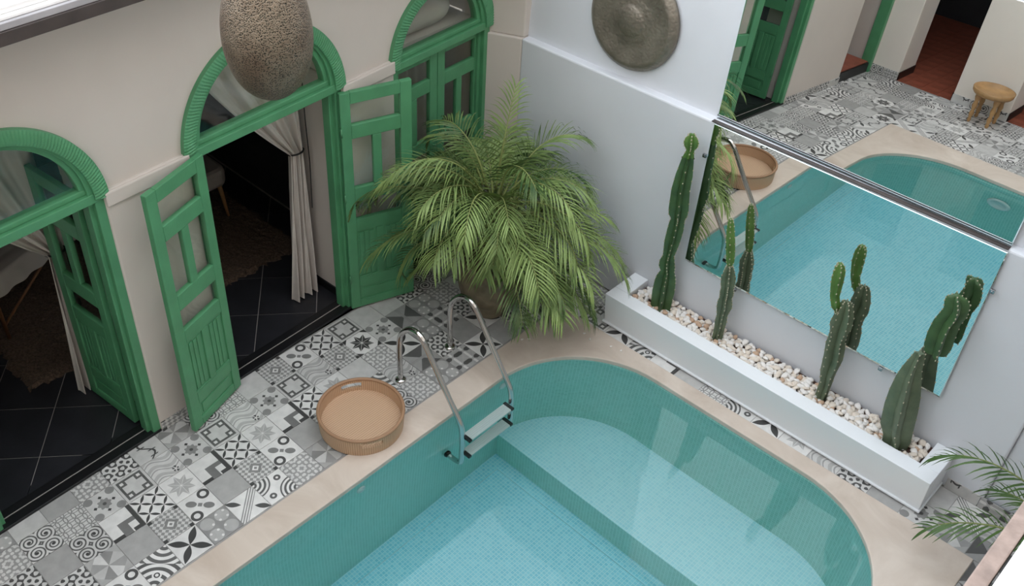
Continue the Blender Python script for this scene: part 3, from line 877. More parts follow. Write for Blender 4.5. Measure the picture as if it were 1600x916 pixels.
# ---- mirrors
def mirror(name, label, x0, x1, z0, z1, p0, a, b):
    sa, sb, cc = math.sin(R(a)), math.sin(R(b)), math.cos(R(a))*math.cos(R(b))
    Y = lambda x, z: p0[1]+(sa*(x-p0[0])+sb*(z-p0[2]))/cc
    n = Vector((sa, -cc, sb)).normalized()
    root = empty(name, ((x0+x1)/2, p0[1], z0)); tag(root, label, 'mirror')
    mb = MB(); e = 0.016
    def P(x, z, off): v = Vector((x, Y(x, z), z))+n*off; return tuple(v)
    et = 0.003; es = 0.005
    mb.quad(P(x0+es, z0+e, 0), P(x1-es, z0+e, 0), P(x1-es, z1-et, 0), P(x0+es, z1-et, 0))
    o = mb.build('mirror_glass', M['mirror']); world_child(o, root)
    mb = MB(); ring_i = [P(x0+es, z0+e, 0), P(x1-es, z0+e, 0), P(x1-es, z1-et, 0), P(x0+es, z1-et, 0)]; ring_o = [P(x0, z0, -.007), P(x1, z0, -.007), P(x1, z1, -.004), P(x0, z1, -.004)]
    back = [P(x0, z0, -.009), P(x1, z0, -.009), P(x1, z1, -.008), P(x0, z1, -.008)]
    mb.v = ring_i+ring_o+back
    for i in range(4):
        j = (i+1) % 4; mb.face((4+i, 4+j, j, i)); mb.face((8+i, 8+j, 4+j, 4+i))
    mb.face((11, 10, 9, 8))
    o = mb.build('bevelled_edge', M['mirror_edge']); world_child(o, root)
    return root, P
mlow, Pl = mirror('wall_mirror', 'large lower wall mirror above the cactus planter', -2.78, -0.893, 0.665, 1.786, (-1.8, 5.235, 1.2), -0.5375, 0.786)
mup, Pu = mirror('wall_mirror', 'upper wall mirror standing on the wall ledge, reflecting the far courtyard', -2.80, -0.90, 1.80, 3.05, (-1.8, 5.30, 1.8), -0.827, 3.071)
for x, z in ((-2.792, 1.54), (-0.880, 1.53), (-1.27, 0.655), (-2.35, 0.655)):
    px, py, pz = Pl(x, z, 0.004)
    mb = MB().box(-0.013, 0.013, -0.012, 0.004, -0.013, 0.013); mb.box(-0.006, 0.006, -0.016, -0.012, -0.006, 0.006)
    o = mb.build('mirror_clip', M['chrome_strip'], bevel=0.003, loc=(px, py, pz)); world_child(o, mlow)
mb = MB()
for z0, z1, off in ((1.788, 1.796, 0.004), (1.812, 1.822, 0.003)):
    a_, b_, c_, d_ = Pu(-2.80, z0, off), Pu(-0.90, z0, off), Pu(-0.90, z1, off), Pu(-2.80, z1, off); mb.quad(a_, b_, c_, d_)
    mb.quad(d_, c_, tuple(Vector(c_)+Vector((0, .01, 0))), tuple(Vector(d_)+Vector((0, .01, 0))))
o = mb.build('chrome_channel', M['chrome_strip']); world_child(o, mup)
mb = MB().box(-2.80, -0.90, 5.252, 5.285, 1.7925, 1.797); o = mb.build('base_strip', M['fascia']); world_child(o, mup)

# ---- hammered metal disc on the far wall
disc = MB(); DR = 0.357
prof = [(0.001, 0.055), (0.05, 0.053), (0.10, 0.042), (0.125, 0.024), (0.137, 0.030), (0.152, 0.020), (0.20, 0.034), (0.275, 0.032), (0.295, 0.039), (0.315, 0.034), (0.33, 0.024), (0.35, 0.006), (DR, -0.01), (0.345, -0.012), (0.001, -0.012)]
disc.lathe(prof, 64)
o = disc.build('wall_disc', M['hammered'], smooth=True, loc=(-3.551, 5.322, 2.225), rot=(R(90-3), 0, 0))
tag(o, 'round hammered bronze disc hanging on the white wall', 'wall ornament')

# ------------------------------------------------------------------ PLANTER
pz, pb = 0.31, 0.030
planter = empty('planter', (-1.925, 5.07, 0)); tag(planter, 'long white rectangular planter under the mirror, filled with pebbles', 'planter')
def pbx(nm, mt, boxes, bevel=0.004):
    mb = MB()
    for b in boxes: mb.box(*b)
    o = mb.build(nm, mt, bevel=bevel); world_child(o, planter); return o
X0, X1, Y0, Y1 = -3.175, -0.68, 4.892, YL-0.002
mb = MB(); mb.v = [(X0, Y0+0.035, pb), (X1, Y0+0.035, pb), (X1, Y0+0.12, pb), (X0, Y0+0.12, pb), (X0, Y0, pz), (X1, Y0, pz), (X1, Y0+0.12, pz), (X0, Y0+0.12, pz)]
for q in ((3, 2, 1, 0), (4, 5, 6, 7), (0, 1, 5, 4), (1, 2, 6, 5), (2, 3, 7, 6), (3, 0, 4, 7)): mb.face(q)
o = mb.build('front_panel', M['planter'], bevel=0.004); world_child(o, planter)
pbx('end_panel', M['planter'], [(X0, X0+0.125, Y0+0.1201, Y1, pb, pz)])
pbx('end_panel', M['planter'], [(X1-0.12, X1, Y0+0.1201, Y1, pb, pz)])
pbx('base_plate', M['planter'], [(X0-0.010, X1+0.010, Y0+0.022, Y1, pb-0.016, pb-0.0005)])
pbx('plinth', M['grout'], [(X0+0.10, X1-0.10, Y0+0.07, Y1, 0.001, pb-0.0165)], 0)
pbx('soil', M['soil'], [(X0+0.1255, X1-0.1205, Y0+0.1205, Y1, pb, 0.245)], 0)
# pebbles
peb_me = []
for i in range(9):
    bm = bmesh.new(); bmesh.ops.create_icosphere(bm, subdivisions=2, radius=1.0)
    for v in bm.verts:
        k = 1+0.16*math.sin(v.co.x*3+i*1.7)+0.12*math.sin(v.co.y*4+i*2.3+v.co.z*2)
        v.co = Vector((v.co.x*1.3*k, v.co.y*(0.82+0.05*(i % 4))*k, v.co.z*0.66*k))
    me = bpy.data.meshes.new('pebble'); bm.to_mesh(me); bm.free()
    for p in me.polygons: p.use_smooth = True
    me.materials.append((M['pebble_white'], M['pebble_white'], M['pebble_white'], M['pebble_white'], M['pebble_white'], M['pebble_cream'], M['pebble_cream'], M['pebble_cream'], M['pebble_tan'])[i])
    peb_me.append(me)
rp = random.Random(3)
px0, px1, py0, py1 = X0+0.14, X1-0.135, Y0+0.128, Y1-0.03
CACT = ((-2.833, 5.12, 0.085), (-2.344, 5.12, 0.05), (-1.53, 5.12, 0.05), (-1.0, 5.09, 0.10))
NXp, NYp = 60, 6
cells = [(i, j) for i in range(NXp) for j in range(NYp)]
rp.shuffle(cells)
stuff = MB()
import itertools
def ico1():
    bm = bmesh.new(); bmesh.ops.create_icosphere(bm, subdivisions=2, radius=1.0)
    v = [tuple(x.co) for x in bm.verts]; f_ = [tuple(y.index for y in x.verts) for x in bm.faces]; bm.free(); return v, f_
IV, IF = ico1()
LABP = {'white_pebble': 'smooth white pebble in the long planter', 'cream_pebble': 'cream coloured pebble among the white ones in the planter', 'tan_pebble': 'tan brown pebble among the white ones in the planter'}
for n_, (i, j) in enumerate(cells):
    x = px0+(px1-px0)*(i+0.5)/NXp+rp.uniform(-.012, .012); y = py0+(py1-py0)*(j+0.5)/NYp+rp.uniform(-.009, .009)
    if any(math.hypot(x-a_, y-b_) < r_+0.004 for a_, b_, r_ in CACT): continue
    me = rp.choice(peb_me); s_ = rp.uniform(0.0165, 0.025)
    z = 0.272+rp.uniform(-0.006, 0.012)
    o = bpy.data.objects.new('pebble', me); col.objects.link(o)
    o.location = (x, y, z); o.scale = (s_, s_, s_); o.rotation_euler = (rp.uniform(-.45, .45), rp.uniform(-.45, .45), rp.uniform(0, 6.28))
    tag(o, LABP[me.materials[0].name], 'pebble', me.materials[0].name.replace('_', ' ')+'s in the planter')
for n_ in range(560):
    x = rp.uniform(px0+0.01, px1-0.01); y = rp.uniform(py0+.01, py1-.005); s_ = rp.uniform(.012, .02); z = 0.253+rp.uniform(-.004, .012); a = rp.uniform(0, 6.28)
    b0 = len(stuff.v); mi = rp.choice((0, 0, 0, 1, 2))
    for q in IV:
        X_, Y_, Z_ = q[0]*1.25*s_, q[1]*.85*s_, q[2]*.65*s_
        stuff.v.append((x+X_*math.cos(a)-Y_*math.sin(a), y+X_*math.sin(a)+Y_*math.cos(a), z+Z_))
    for q in IF: stuff.face([b0+t for t in q], None, mi)
o = stuff.build('pebble_bed', [M['pebble_white'], M['pebble_cream'], M['pebble_tan']], smooth=True)
tag(o, 'bed of small white and beige pebbles lying under the larger ones in the planter', 'pebbles', kind='stuff')

# ---- cacti
def cactus_seg(sec, y, ribs, mat, name, parent, twist=0.0, depth=0.62, spines=True):
    """sec: (x, z, r) sections from the base upwards"""
    mb = MB(); n = ribs*8; k = len(sec)
    pts = [Vector((x, y if not isinstance(y, (list, tuple)) else y[i], z)) for i, (x, z, r) in enumerate(sec)]
    ridge = [[] for _ in range(ribs)]
    fine = []
    for i in range(k-1):
        m_ = 3
        for q in range(m_):
            t = q/m_; fine.append((pts[i].lerp(pts[i+1], t), sec[i][2]*(1-t)+sec[i+1][2]*t))
    fine.append((pts[-1], sec[-1][2]))
    kk = len(fine)
    for i, (p, r) in enumerate(fine):
        for j in range(n):
            a = 2*math.pi*j/n + twist
            ph = abs((j % 8)-4)/4.0            # 1 on ridge (j%8==0), 0 in valley
            rr_ = r*(1-depth+depth*(ph**1.35))*1.06
            mb.v.append((p.x+rr_*math.cos(a), p.y+rr_*math.sin(a), p.z))
        if spines and i % 2 == 0:
            for q in range(ribs):
                a = 2*math.pi*q/ribs+twist; ridge[q].append((p.x+r*1.06*math.cos(a), p.y+r*1.06*math.sin(a), p.z))
    for i in range(kk-1):
        for j in range(n):
            mb.face((i*n+j, i*n+(j+1) % n, (i+1)*n+(j+1) % n, (i+1)*n+j))
    mb.face(list(range(n))[::-1]); mb.face([(kk-1)*n+j for j in range(n)])
    o = mb.build(name, mat); smooth_angle(o, 60); world_child(o, parent)
    if spines:
        s_ = MB()
        for rg in ridge:
            for p in rg:
                s_.box(p[0]-.003, p[0]+.003, p[1]-.003, p[1]+.003, p[2]-.004, p[2]+.004)
        so = s_.build('spine_row', M['areole']); so['kind'] = 'stuff'
        so.parent = o
        so.matrix_parent_inverse = (parent.matrix_basis @ Matrix.Translation(-parent.location)).inverted() if False else Matrix.Identity(4)
    return o
TALL = [(-2.833, 0.23, 0.07), (-2.833, 0.427, 0.0787), (-2.835, 0.515, 0.0743), (-2.835, 0.565, 0.0662), (-2.832, 0.609, 0.0489), (-2.844, 0.647, 0.0573), (-2.85, 0.691, 0.0524), (-2.847, 0.74, 0.0399), (-2.844, 0.789, 0.0451), (-2.841, 0.865, 0.0532), (-2.834, 0.979, 0.0549), (-2.833, 1.043, 0.0509), (-2.83, 1.071, 0.0478), (-2.836, 1.103, 0.0626), (-2.84, 1.154, 0.0668), (-2.853, 1.304, 0.061), (-2.848, 1.424, 0.056), (-2.844, 1.558, 0.0382), (-2.838, 1.617, 0.0251), (-2.839, 1.649, 0.0429), (-2.842, 1.679, 0.0492), (-2.846, 1.709, 0.0384), (-2.846, 1.733, 0.0142)]
c1 = empty('column_cactus', (-2.833, 5.12, 0.25)); tag(c1, 'tall single column cactus with a round knob on top', 'cactus')
cactus_seg(TALL[:8], 5.12, 5, M['cactus'], 'lower_stem', c1, 0.25)
cactus_seg(TALL[7:18], 5.12, 5, M['cactus'], 'upper_stem', c1, 0.25)
cactus_seg(TALL[17:], 5.12, 5, M['cactus_new'], 'tip', c1, 0.25)
c2 = empty('column_cactus', (-2.344, 5.12, 0.25)); tag(c2, 'slim beaded cactus with a thin fresh green shoot on top', 'cactus')
cactus_seg([(-2.344, 0.23, 0.036), (-2.344, 0.375, 0.0361), (-2.347, 0.439, 0.041), (-2.348, 0.491, 0.0367), (-2.348, 0.569, 0.0517), (-2.353, 0.617, 0.0495), (-2.354, 0.648, 0.0413), (-2.353, 0.674, 0.0452), (-2.356, 0.703, 0.0461), (-2.359, 0.733, 0.0415), (-2.362, 0.762, 0.0474), (-2.37, 0.819, 0.0487), (-2.374, 0.866, 0.0366), (-2.377, 0.898, 0.0266), (-2.379, 0.912, 0.0197)], 5.12, 5, M['cactus_old'], 'lower_stem', c2, 0.3)
cactus_seg([(-2.38, 0.907, 0.0153), (-2.384, 0.952, 0.0274), (-2.399, 1.035, 0.0303), (-2.417, 1.116, 0.0301), (-2.431, 1.18, 0.0262), (-2.442, 1.236, 0.0216), (-2.449, 1.263, 0.0104)], 5.12, 5, M['cactus_new'], 'shoot', c2, 0.1, 0.4)
c3 = empty('branching_cactus', (-1.53, 5.12, 0.25)); tag(c3, 'grey green cactus with one upright finger shaped shoot', 'cactus')
cactus_seg([(-1.53, 0.23, 0.035), (-1.53, 0.4, 0.0389), (-1.54, 0.483, 0.0477), (-1.539, 0.618, 0.0599), (-1.551, 0.717, 0.0611), (-1.557, 0.767, 0.0524), (-1.559, 0.819, 0.053), (-1.562, 0.88, 0.0669), (-1.561, 0.963, 0.0581), (-1.57, 1.039, 0.0454), (-1.573, 1.077, 0.0288), (-1.576, 1.091, 0.014)], 5.12, 5, M['cactus_old'], 'trunk', c3, 0.6)
cactus_seg([(-1.60, 0.985, 0.01), (-1.613, 1.003, 0.0136), (-1.623, 1.027, 0.0281), (-1.652, 1.1, 0.0296), (-1.667, 1.209, 0.0382), (-1.672, 1.284, 0.0356), (-1.675, 1.324, 0.0242), (-1.68, 1.341, 0.0113)], 5.10, 5, M['cactus_new'], 'shoot', c3, 0.4, 0.4)
c4 = empty('branching_cactus', (-1.0, 5.09, 0.25)); tag(c4, 'thick dark ribbed cactus with a scalloped upper arm', 'cactus')
cactus_seg([(-0.99, 0.23, 0.07), (-0.993, 0.317, 0.0786), (-1.021, 0.398, 0.0928), (-1.042, 0.561, 0.0931), (-1.055, 0.682, 0.0854), (-1.068, 0.799, 0.0687), (-1.073, 0.879, 0.0526), (-1.068, 0.965, 0.0383), (-1.067, 1.015, 0.0284)], 5.09, 4, M['cactus_old'], 'trunk', c4, 0.35, 0.55)
cactus_seg([(-0.995, 1.035, 0.0568), (-1.0, 1.091, 0.0711), (-1.007, 1.184, 0.0721), (-1.007, 1.279, 0.0675), (-0.993, 1.344, 0.067), (-0.989, 1.384, 0.0629), (-0.999, 1.433, 0.0642), (-1.01, 1.462, 0.0531), (-1.016, 1.48, 0.0249)], 5.12, 4, M['cactus'], 'upper_arm', c4, 0.45)

# ------------------------------------------------------------------ LADDER
lad = empty('pool_ladder', (-3.5, 3.65, 0)); tag(lad, 'stainless steel pool ladder with two curved handrails and ribbed treads', 'pool ladder')
def smoothpath(P, n=6):
    P = [Vector(p) for p in P]; out = []
    for i in range(len(P)-1):
        p0, p1, p2, p3 = P[max(i-1, 0)], P[i], P[i+1], P[min(i+2, len(P)-1)]
        for q in range(n):
            t = q/n
            out.append(0.5*((2*p1)+(-p0+p2)*t+(2*p0-5*p1+4*p2-p3)*t*t+(-p0+3*p1-3*p2+p3)*t*t*t))
    out.append(P[-1]); return out
for y in (3.385, 3.885):
    x = -3.80
    P = [(x, y, 0.0), (x-.005, y, 0.2), (x-.005, y, 0.33), (x+0.012, y, 0.44), (x+0.085, y, 0.54), (x+0.165, y, 0.572), (x+0.235, y, 0.54), (x+0.33, y, 0.405), (x+0.48, y, 0.185), (x+0.585, y, 0.04), (x+0.618, y, -0.04), (x+0.625, y, -0.2), (x+0.625, y, -0.48), (x+0.608, y, -0.56), (x+0.55, y, -0.585), (-3.30, y, -0.585)]
    mb = MB(); mb.tube(smoothpath(P), 0.0205, 14); o = mb.build('handrail', M['metal'], smooth=True); world_child(o, lad)
    mb = MB(); mb.lathe([(0.021, 0.0), (0.042, 0.0), (0.042, 0.006), (0.03, 0.014), (0.021, 0.016)], 20, x, y); o = mb.build('floor_flange', M['metal'], smooth=True); world_child(o, lad)
    mb = MB(); mb.lathe([(0.0, 0.0), (0.026, 0.0), (0.03, 0.012), (0.026, 0.024), (0.0, 0.024)], 16); o = mb.build('rubber_foot', M['black_plastic'], loc=(-3.325, y, -0.585), rot=(0, R(90), 0)); world_child(o, lad)
for z in (-0.16, -0.41):
    xc = -3.165; ya, yb = 3.41, 3.845
    mb = MB(); mb.box(xc-0.035, xc+0.045, ya, yb, z-0.018, z)
    for q in range(5): mb.box(xc-0.03+q*0.015, xc-0.022+q*0.015, ya+0.01, yb-0.01, z, z+0.004)
    o = mb.build('tread', M['tread'], bevel=0.002); world_child(o, lad)
    for y in (ya-0.012, yb-0.018):
        e_ = MB().box(xc-0.04, xc+0.05, y, y+0.03, z-0.022, z+0.008); c_ = e_.build('tread_cap', M['black_plastic'], bevel=0.006); world_child(c_, lad)

# ------------------------------------------------------------------ WOVEN TRAY
TX, TYY, TR_, TH_ = -3.668, 2.90, 0.298, 0.150
tray = empty('serving_tray', (TX, TYY, 0.011)); tag(tray, 'round woven rattan tray with two handle slots on the pool edge', 'tray')
mb = MB(); N_ = 96; zt = 0.138
hz0, hz1 = 0.072, 0.114
def ishandle(j): 
    a = (360.0*(j+.5)/N_) % 180
    return abs(a-124) < 14.5 if False else abs(((a-HA+90) % 180)-90) < 15
HA = 155.0
zs = [0.0, hz0, hz1, zt]
def ringv(r, z): return [(r*math.cos(2*math.pi*j/N_), r*math.sin(2*math.pi*j/N_), z) for j in range(N_)]
ro, ri = TR_, TR_-0.018
idx = {}
for q, z in enumerate(zs):
    for nm, r in (('o', ro-0.010*(1-z/zt)), ('i', ri-0.010*(1-z/zt))):
        idx[(nm, q)] = len(mb.v); mb.v += ringv(r, z)
for j in range(N_):
    j2 = (j+1) % N_; u0, u1 = ro*2*math.pi*j/N_, ro*2*math.pi*(j+1)/N_
    for q in range(3):
        hole = q == 1 and ishandle(j)
        o0, o1, i0, i1 = idx[('o', q)], idx[('o', q+1)], idx[('i', q)], idx[('i', q+1)]
        uvq = [(u0, zs[q]), (u1, zs[q]), (u1, zs[q+1]), (u0, zs[q+1])]
        if not hole:
            mb.face((o0+j, o0+j2, o1+j2, o1+j), uvq); mb.face((i0+j2, i0+j, i1+j, i1+j2), [uvq[1], uvq[0], uvq[3], uvq[2]])
        else:
            mb.face((o0+j, o0+j2, i0+j2, i0+j), uvq); mb.face((o1+j2, o1+j, i1+j, i1+j2), uvq)
            for jj, nb in ((j, (j-1) % N_), (j2, (j+1) % N_)):
                if not ishandle(nb): mb.face((o0+jj, i0+jj, i1+jj, o1+jj), uvq)
o = mb.build('side_wall', M['wicker'], tray); smooth_angle(o, 50)
mb = MB()
mb.tube([((ro-0.009)*math.cos(2*math.pi*j/64), (ro-0.009)*math.sin(2*math.pi*j/64), zt) for j in range(65)], 0.0125, 10, caps=False)
mb.build('rim', M['wicker'], tray, smooth=True)
mb = MB(); mb.v = ringv(ri-0.004, 0.045)+ringv(ri-0.012, 0.0)
mb.face(range(N_), [(p[0], p[1]) for p in mb.v[:N_]]); mb.face(range(2*N_-1, N_-1, -1))
mb.build('base', M['wicker'], tray)

# ------------------------------------------------------------------ PALMS
def frond_meshes(L, e0, droop, lmax, npairs, width, rg, side_sag=0.35):
    """frond along local +X; returns (stem MB, leaflets MB)"""
    K = 18; p = Vector((0, 0, 0)); e = e0; pts = []; tg = []
    for i in range(K+1):
        t = i/K
        d = Vector((math.cos(e), 0.0, math.sin(e))); pts.append(p.copy()); tg.append(d)
        p = p + d*(L/K); e -= droop*(0.35+1.3*t)/K
    st = MB(); st.tube(pts, [0.0075*(1-0.8*i/K)+0.0012 for i in range(K+1)], 6)
    lf = MB()
    for i in range(npairs):
        t = 0.20+0.80*(i+0.5)/npairs
        k = min(K-1, int(t*K)); ft = t*K-k
        q = pts[k].lerp(pts[k+1], ft); T = tg[k].lerp(tg[k+1], ft).normalized()
        S = Vector((0, 1, 0)); U = T.cross(S) * -1
        if U.z < 0: U = -U
        ll = lmax*(0.30+0.70*math.sin(math.pi*min(1, 0.12+0.80*(t-0.2)/0.8))**0.8)*rg.uniform(0.88, 1.1)
        beta = R(64-40*(t-0.2)/0.8+rg.uniform(-5, 5))
        for sd in (-1, 1):
            dirn = (T*math.cos(beta)+S*sd*math.sin(beta)+U*rg.uniform(0.10, 0.32)).normalized()
            pos = q.copy(); ws = (0.35, 1.0, 0.9, 0.55, 0.05); b0 = len(lf.v); n_ = len(ws)
            for z_ in range(n_):
                wv = width*ws[z_]*0.5
                wd = dirn.cross(U); wd = wd.normalized() if wd.length > 1e-4 else S
                wd = (wd*0.93+U*0.35*sd).normalized()
                lf.v.append(tuple(pos-wd*wv)); lf.v.append(tuple(pos+wd*wv))
                dirn = (dirn+Vector((0, 0, -side_sag*rg.uniform(.55, 1.1)*(0.4+z_*0.35)))).normalized() if z_ else dirn
                pos = pos+dirn*(ll/(n_-1))
            for z_ in range(n_-1): lf.face((b0+2*z_, b0+2*z_+1, b0+2*z_+3, b0+2*z_+2))
    return st, lf
def palm(root, base, specs, mats, seed):
    rg = random.Random(seed)
    for (az, e0, droop, L, lmax, npairs, width, off, h0) in specs:
        st, lf = frond_meshes(L, R(e0), R(droop), lmax, npairs, width, rg)
        loc_ = Vector((math.cos(R(az))*off, math.sin(R(az))*off, h0)); eu = Euler((rg.uniform(-.12, .12), 0, R(az)))
        mw = Matrix.Translation(root.location) @ Matrix.Translation(loc_) @ eu.to_matrix().to_4x4(); mi_ = mw.inverted()
        for m_ in (st, lf):                                     # leaves brush along the walls instead of entering them
            for i, v in enumerate(m_.v):
                p = mw @ Vector(v); lim_x = -4.48-0.042*p.y+0.03+0.02*rg.random(); lim_y = 5.235-0.02*rg.random()
                if p.x < lim_x or p.y > lim_y or p.z < 0.02:
                    p.x = max(p.x, lim_x); p.y = min(p.y, lim_y); p.z = max(p.z, 0.02); m_.v[i] = tuple(mi_ @ p)
        o = st.build('frond', M['stem'], root, smooth=True)
        o.location = loc_; o.rotation_euler = eu
        l = lf.build('leaflets', mats, o); l['kind'] = 'stuff'
PX, PY = -3.90, 4.41
pot = empty('potted_palm', (PX, PY, 0.0)); tag(pot, 'large bushy palm with arching fronds in a round clay pot', 'potted plant')
mb = MB(); mb.lathe([(0.0, 0.0), (0.125, 0.0), (0.135, 0.012), (0.165, 0.08), (0.205, 0.16), (0.222, 0.185), (0.226, 0.195), (0.224, 0.205), (0.238, 0.24), (0.248, 0.30), (0.246, 0.36), (0.232, 0.42), (0.215, 0.46), (0.222, 0.475), (0.222, 0.50), (0.20, 0.50), (0.195, 0.46), (0.0, 0.46)], 48)
mb.build('clay_pot', M['pot'], pot, smooth=True)
mb = MB(); mb.lathe([(0.0, 0.475), (0.15, 0.475), (0.197, 0.462)], 24); mb.build('potting_soil', M['soil'], pot)
rg = random.Random(21)
for i in range(16):
    a = rg.uniform(0, 6.28); r_ = rg.uniform(0.02, 0.12); t = rg.uniform(0.04, 0.14)
    mb = MB(); mb.tube([(r_*math.cos(a), r_*math.sin(a), 0.46), ((r_+t*.3)*math.cos(a), (r_+t*.3)*math.sin(a), 0.75), ((r_+t)*math.cos(a), (r_+t)*math.sin(a), 1.0+rg.uniform(-.1, .1))], [0.016, 0.012, 0.008], 7)
    mb.build('cane', M['stem'], pot, smooth=True)
specs = []
for tier, (cnt, e_lo, e_hi, l_lo, l_hi, d_lo, d_hi, h_lo, h_hi) in enumerate(((17, 58, 80, 0.75, 1.0, 105, 165, 0.88, 1.12), (26, 22, 58, 0.80, 1.05, 105, 165, 0.85, 1.05), (19, -5, 30, 0.8, 1.05, 75, 125, 0.65, 0.95), (10, -20, 15, 0.6, 0.85, 55, 90, 0.6, 0.8))):
    for i in range(cnt):
        az = 360.0*(i+rg.uniform(-.35, .35))/cnt + tier*13
        L = rg.uniform(l_lo, l_hi); e0 = rg.uniform(e_lo, e_hi)
        a = az % 360
        if tier >= 2 and 245 < a < 338: continue           # the pot shows on this side
        lim = 1.0
        if 238 < a < 314 and tier == 1: lim = 0.74
        if 45 < a < 205: lim = 0.80                        # towards the walls
        specs.append((az, e0, rg.uniform(d_lo, d_hi), L*lim, rg.uniform(0.22, 0.31), 25, 0.012, rg.uniform(0.03, 0.14), rg.uniform(h_lo, h_hi)))
specs += [(a_, e_, 130, 0.72, 0.27, 25, 0.012, 0.08, 1.02) for a_, e_ in ((258, 48), (275, 58), (298, 60), (314, 48), (328, 28), (340, 25))]
specs += [(333, -8, 62, 0.72, 0.28, 26, 0.012, 0.1, 0.76), (342, 10, 80, 0.8, 0.3, 26, 0.012, 0.1, 0.8)]
specs += [(222, 28, 80, 1.02, 0.28, 26, 0.012, 0.1, 0.95), (234, 12, 75, 0.9, 0.28, 26, 0.012, 0.1, 0.8), (212, 5, 95, 0.95, 0.26, 26, 0.0145, 0.1, 0.75), (348, 5, 70, 0.85, 0.30, 26, 0.012, 0.1, 0.8), (8, -5, 65, 0.85, 0.30, 26, 0.012, 0.1, 0.75), (40, 10, 90, 1.0, 0.28, 26, 0.012, 0.1, 0.85), (20, -5, 80, 0.95, 0.28, 26, 0.012, 0.1, 0.75), (120, 82, 40, 0.75, 0.2, 18, 0.012, 0.03, 1.1)]
palm(pot, (PX, PY, 0), specs, M['leaf'], 5)

pot2 = empty('potted_palm', (0.14, 4.90, 0.0)); tag(pot2, 'smaller palm with thin drooping fronds beside the planter end', 'potted plant')
mb = MB(); mb.lathe([(0.0, 0.0), (0.11, 0.0), (0.16, 0.2), (0.17, 0.34), (0.155, 0.34), (0.15, 0.3), (0.0, 0.3)], 32); mb.build('clay_pot', M['pot'], pot2, smooth=True)
mb = MB(); mb.tube([(0, 0, .3), (0.0, 0, .62)], [0.02, 0.012], 8); mb.build('cane', M['stem'], pot2, smooth=True)
sp2 = [(183, 42, 105, 0.98, 0.24, 20, 0.014, 0.0, 0.46), (204, 22, 90, 0.85, 0.22, 18, 0.014, 0.0, 0.38), (168, 30, 85, 0.62, 0.2, 16, 0.014, 0.0, 0.38), (250, 50, 90, 0.7, 0.2, 18, 0.014, 0, 0.6), (300, 55, 90, 0.7, 0.2, 18, 0.014, 0, 0.6), (20, 60, 90, 0.6, 0.2, 18, 0.014, 0, 0.6)]
palm(pot2, None, sp2, M['leaf_small'], 9)

# ------------------------------------------------------------------ HANGING LANTERN
lamp = empty('hanging_lantern', (-3.36, 2.27, 3.225)); tag(lamp, 'egg shaped pierced brass lantern hanging in front of the doors', 'lantern')
mb = MB(); K = 40; a_, c_ = 0.197, 0.335
prof = []
for i in range(K+1):
    th = -math.pi/2+math.pi*i/K
    prof.append((max(0.0005, a_*math.cos(th)*(1-0.10*math.sin(th))), c_*math.sin(th)))
mb.lathe(prof, 48); mb.build('pierced_shade', M['pierced'], lamp, smooth=True)
mb = MB(); mb.lathe([(0.0, 0.37), (0.02, 0.37), (0.03, 0.345), (0.05, 0.32), (0.05, 0.30)], 20); mb.build('cap', M['hammered'], lamp, smooth=True)
mb = MB(); mb.tube([(0, 0, 0.36), (0, 0, 3.05)], 0.006, 6); mb.build('hanging_rod', M['fascia'], lamp)

# ------------------------------------------------------------------ ROOM BEHIND THE DOORS
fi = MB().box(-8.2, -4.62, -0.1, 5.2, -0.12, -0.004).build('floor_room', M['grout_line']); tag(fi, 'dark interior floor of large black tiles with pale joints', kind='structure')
d1 = Vector((0.763, -0.647)); d2 = Vector((0.647, 0.763)); s_ = 0.448; o0 = Vector((-4.926, 1.173))
def clip(poly, n, c):                                           # keep n.p <= c
    out = []
    for i in range(len(poly)):
        p, q = poly[i], poly[(i+1) % len(poly)]; dp_, dq = n.dot(p)-c, n.dot(q)-c
        if dp_ <= 0: out.append(p)
        if dp_*dq < 0: out.append(p+(q-p)*(dp_/(dp_-dq)))
    return out
wn = Vector((math.cos(DW_ROT[2]), math.sin(DW_ROT[2]))); wc = wn.dot(Vector((-4.48, 0)))-0.152
for i in range(-12, 12):
    for j in range(-12, 14):
        c = o0+d1*(s_*(i+.5))+d2*(s_*(j+.5)); h_ = s_/2-.003
        P4 = [c+d1*(a_*h_)+d2*(b_*h_) for a_, b_ in ((-1, -1), (1, -1), (1, 1), (-1, 1))]
        for nn, cc in ((wn, wc), (Vector((-1, 0)), 7.4), (Vector((0, -1)), 0.0), (Vector((0, 1)), 4.1)):
            P4 = clip(P4, nn, cc)
            if len(P4) < 3: break
        if len(P4) < 3: continue
        ar = abs(sum(P4[k].x*P4[(k+1) % len(P4)].y-P4[(k+1) % len(P4)].x*P4[k].y for k in range(len(P4))))/2
        if ar < 0.002: continue
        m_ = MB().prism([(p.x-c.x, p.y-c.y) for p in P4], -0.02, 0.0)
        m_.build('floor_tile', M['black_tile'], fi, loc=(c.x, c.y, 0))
wr = empty('wall_room', (-8.2, 2.5, 0)); tag(wr, 'walls of the dim room behind the doors, coloured near black', kind='structure')
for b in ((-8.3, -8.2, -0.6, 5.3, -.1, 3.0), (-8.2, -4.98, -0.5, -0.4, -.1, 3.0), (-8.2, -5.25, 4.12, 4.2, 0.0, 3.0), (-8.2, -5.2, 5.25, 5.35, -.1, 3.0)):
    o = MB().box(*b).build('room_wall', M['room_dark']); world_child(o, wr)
o = MB().box(-8.3, -4.75, -0.6, 5.35, 2.99, 3.10).build('ceiling', M['room_dark']); tag(o, 'dark room ceiling', kind='structure')
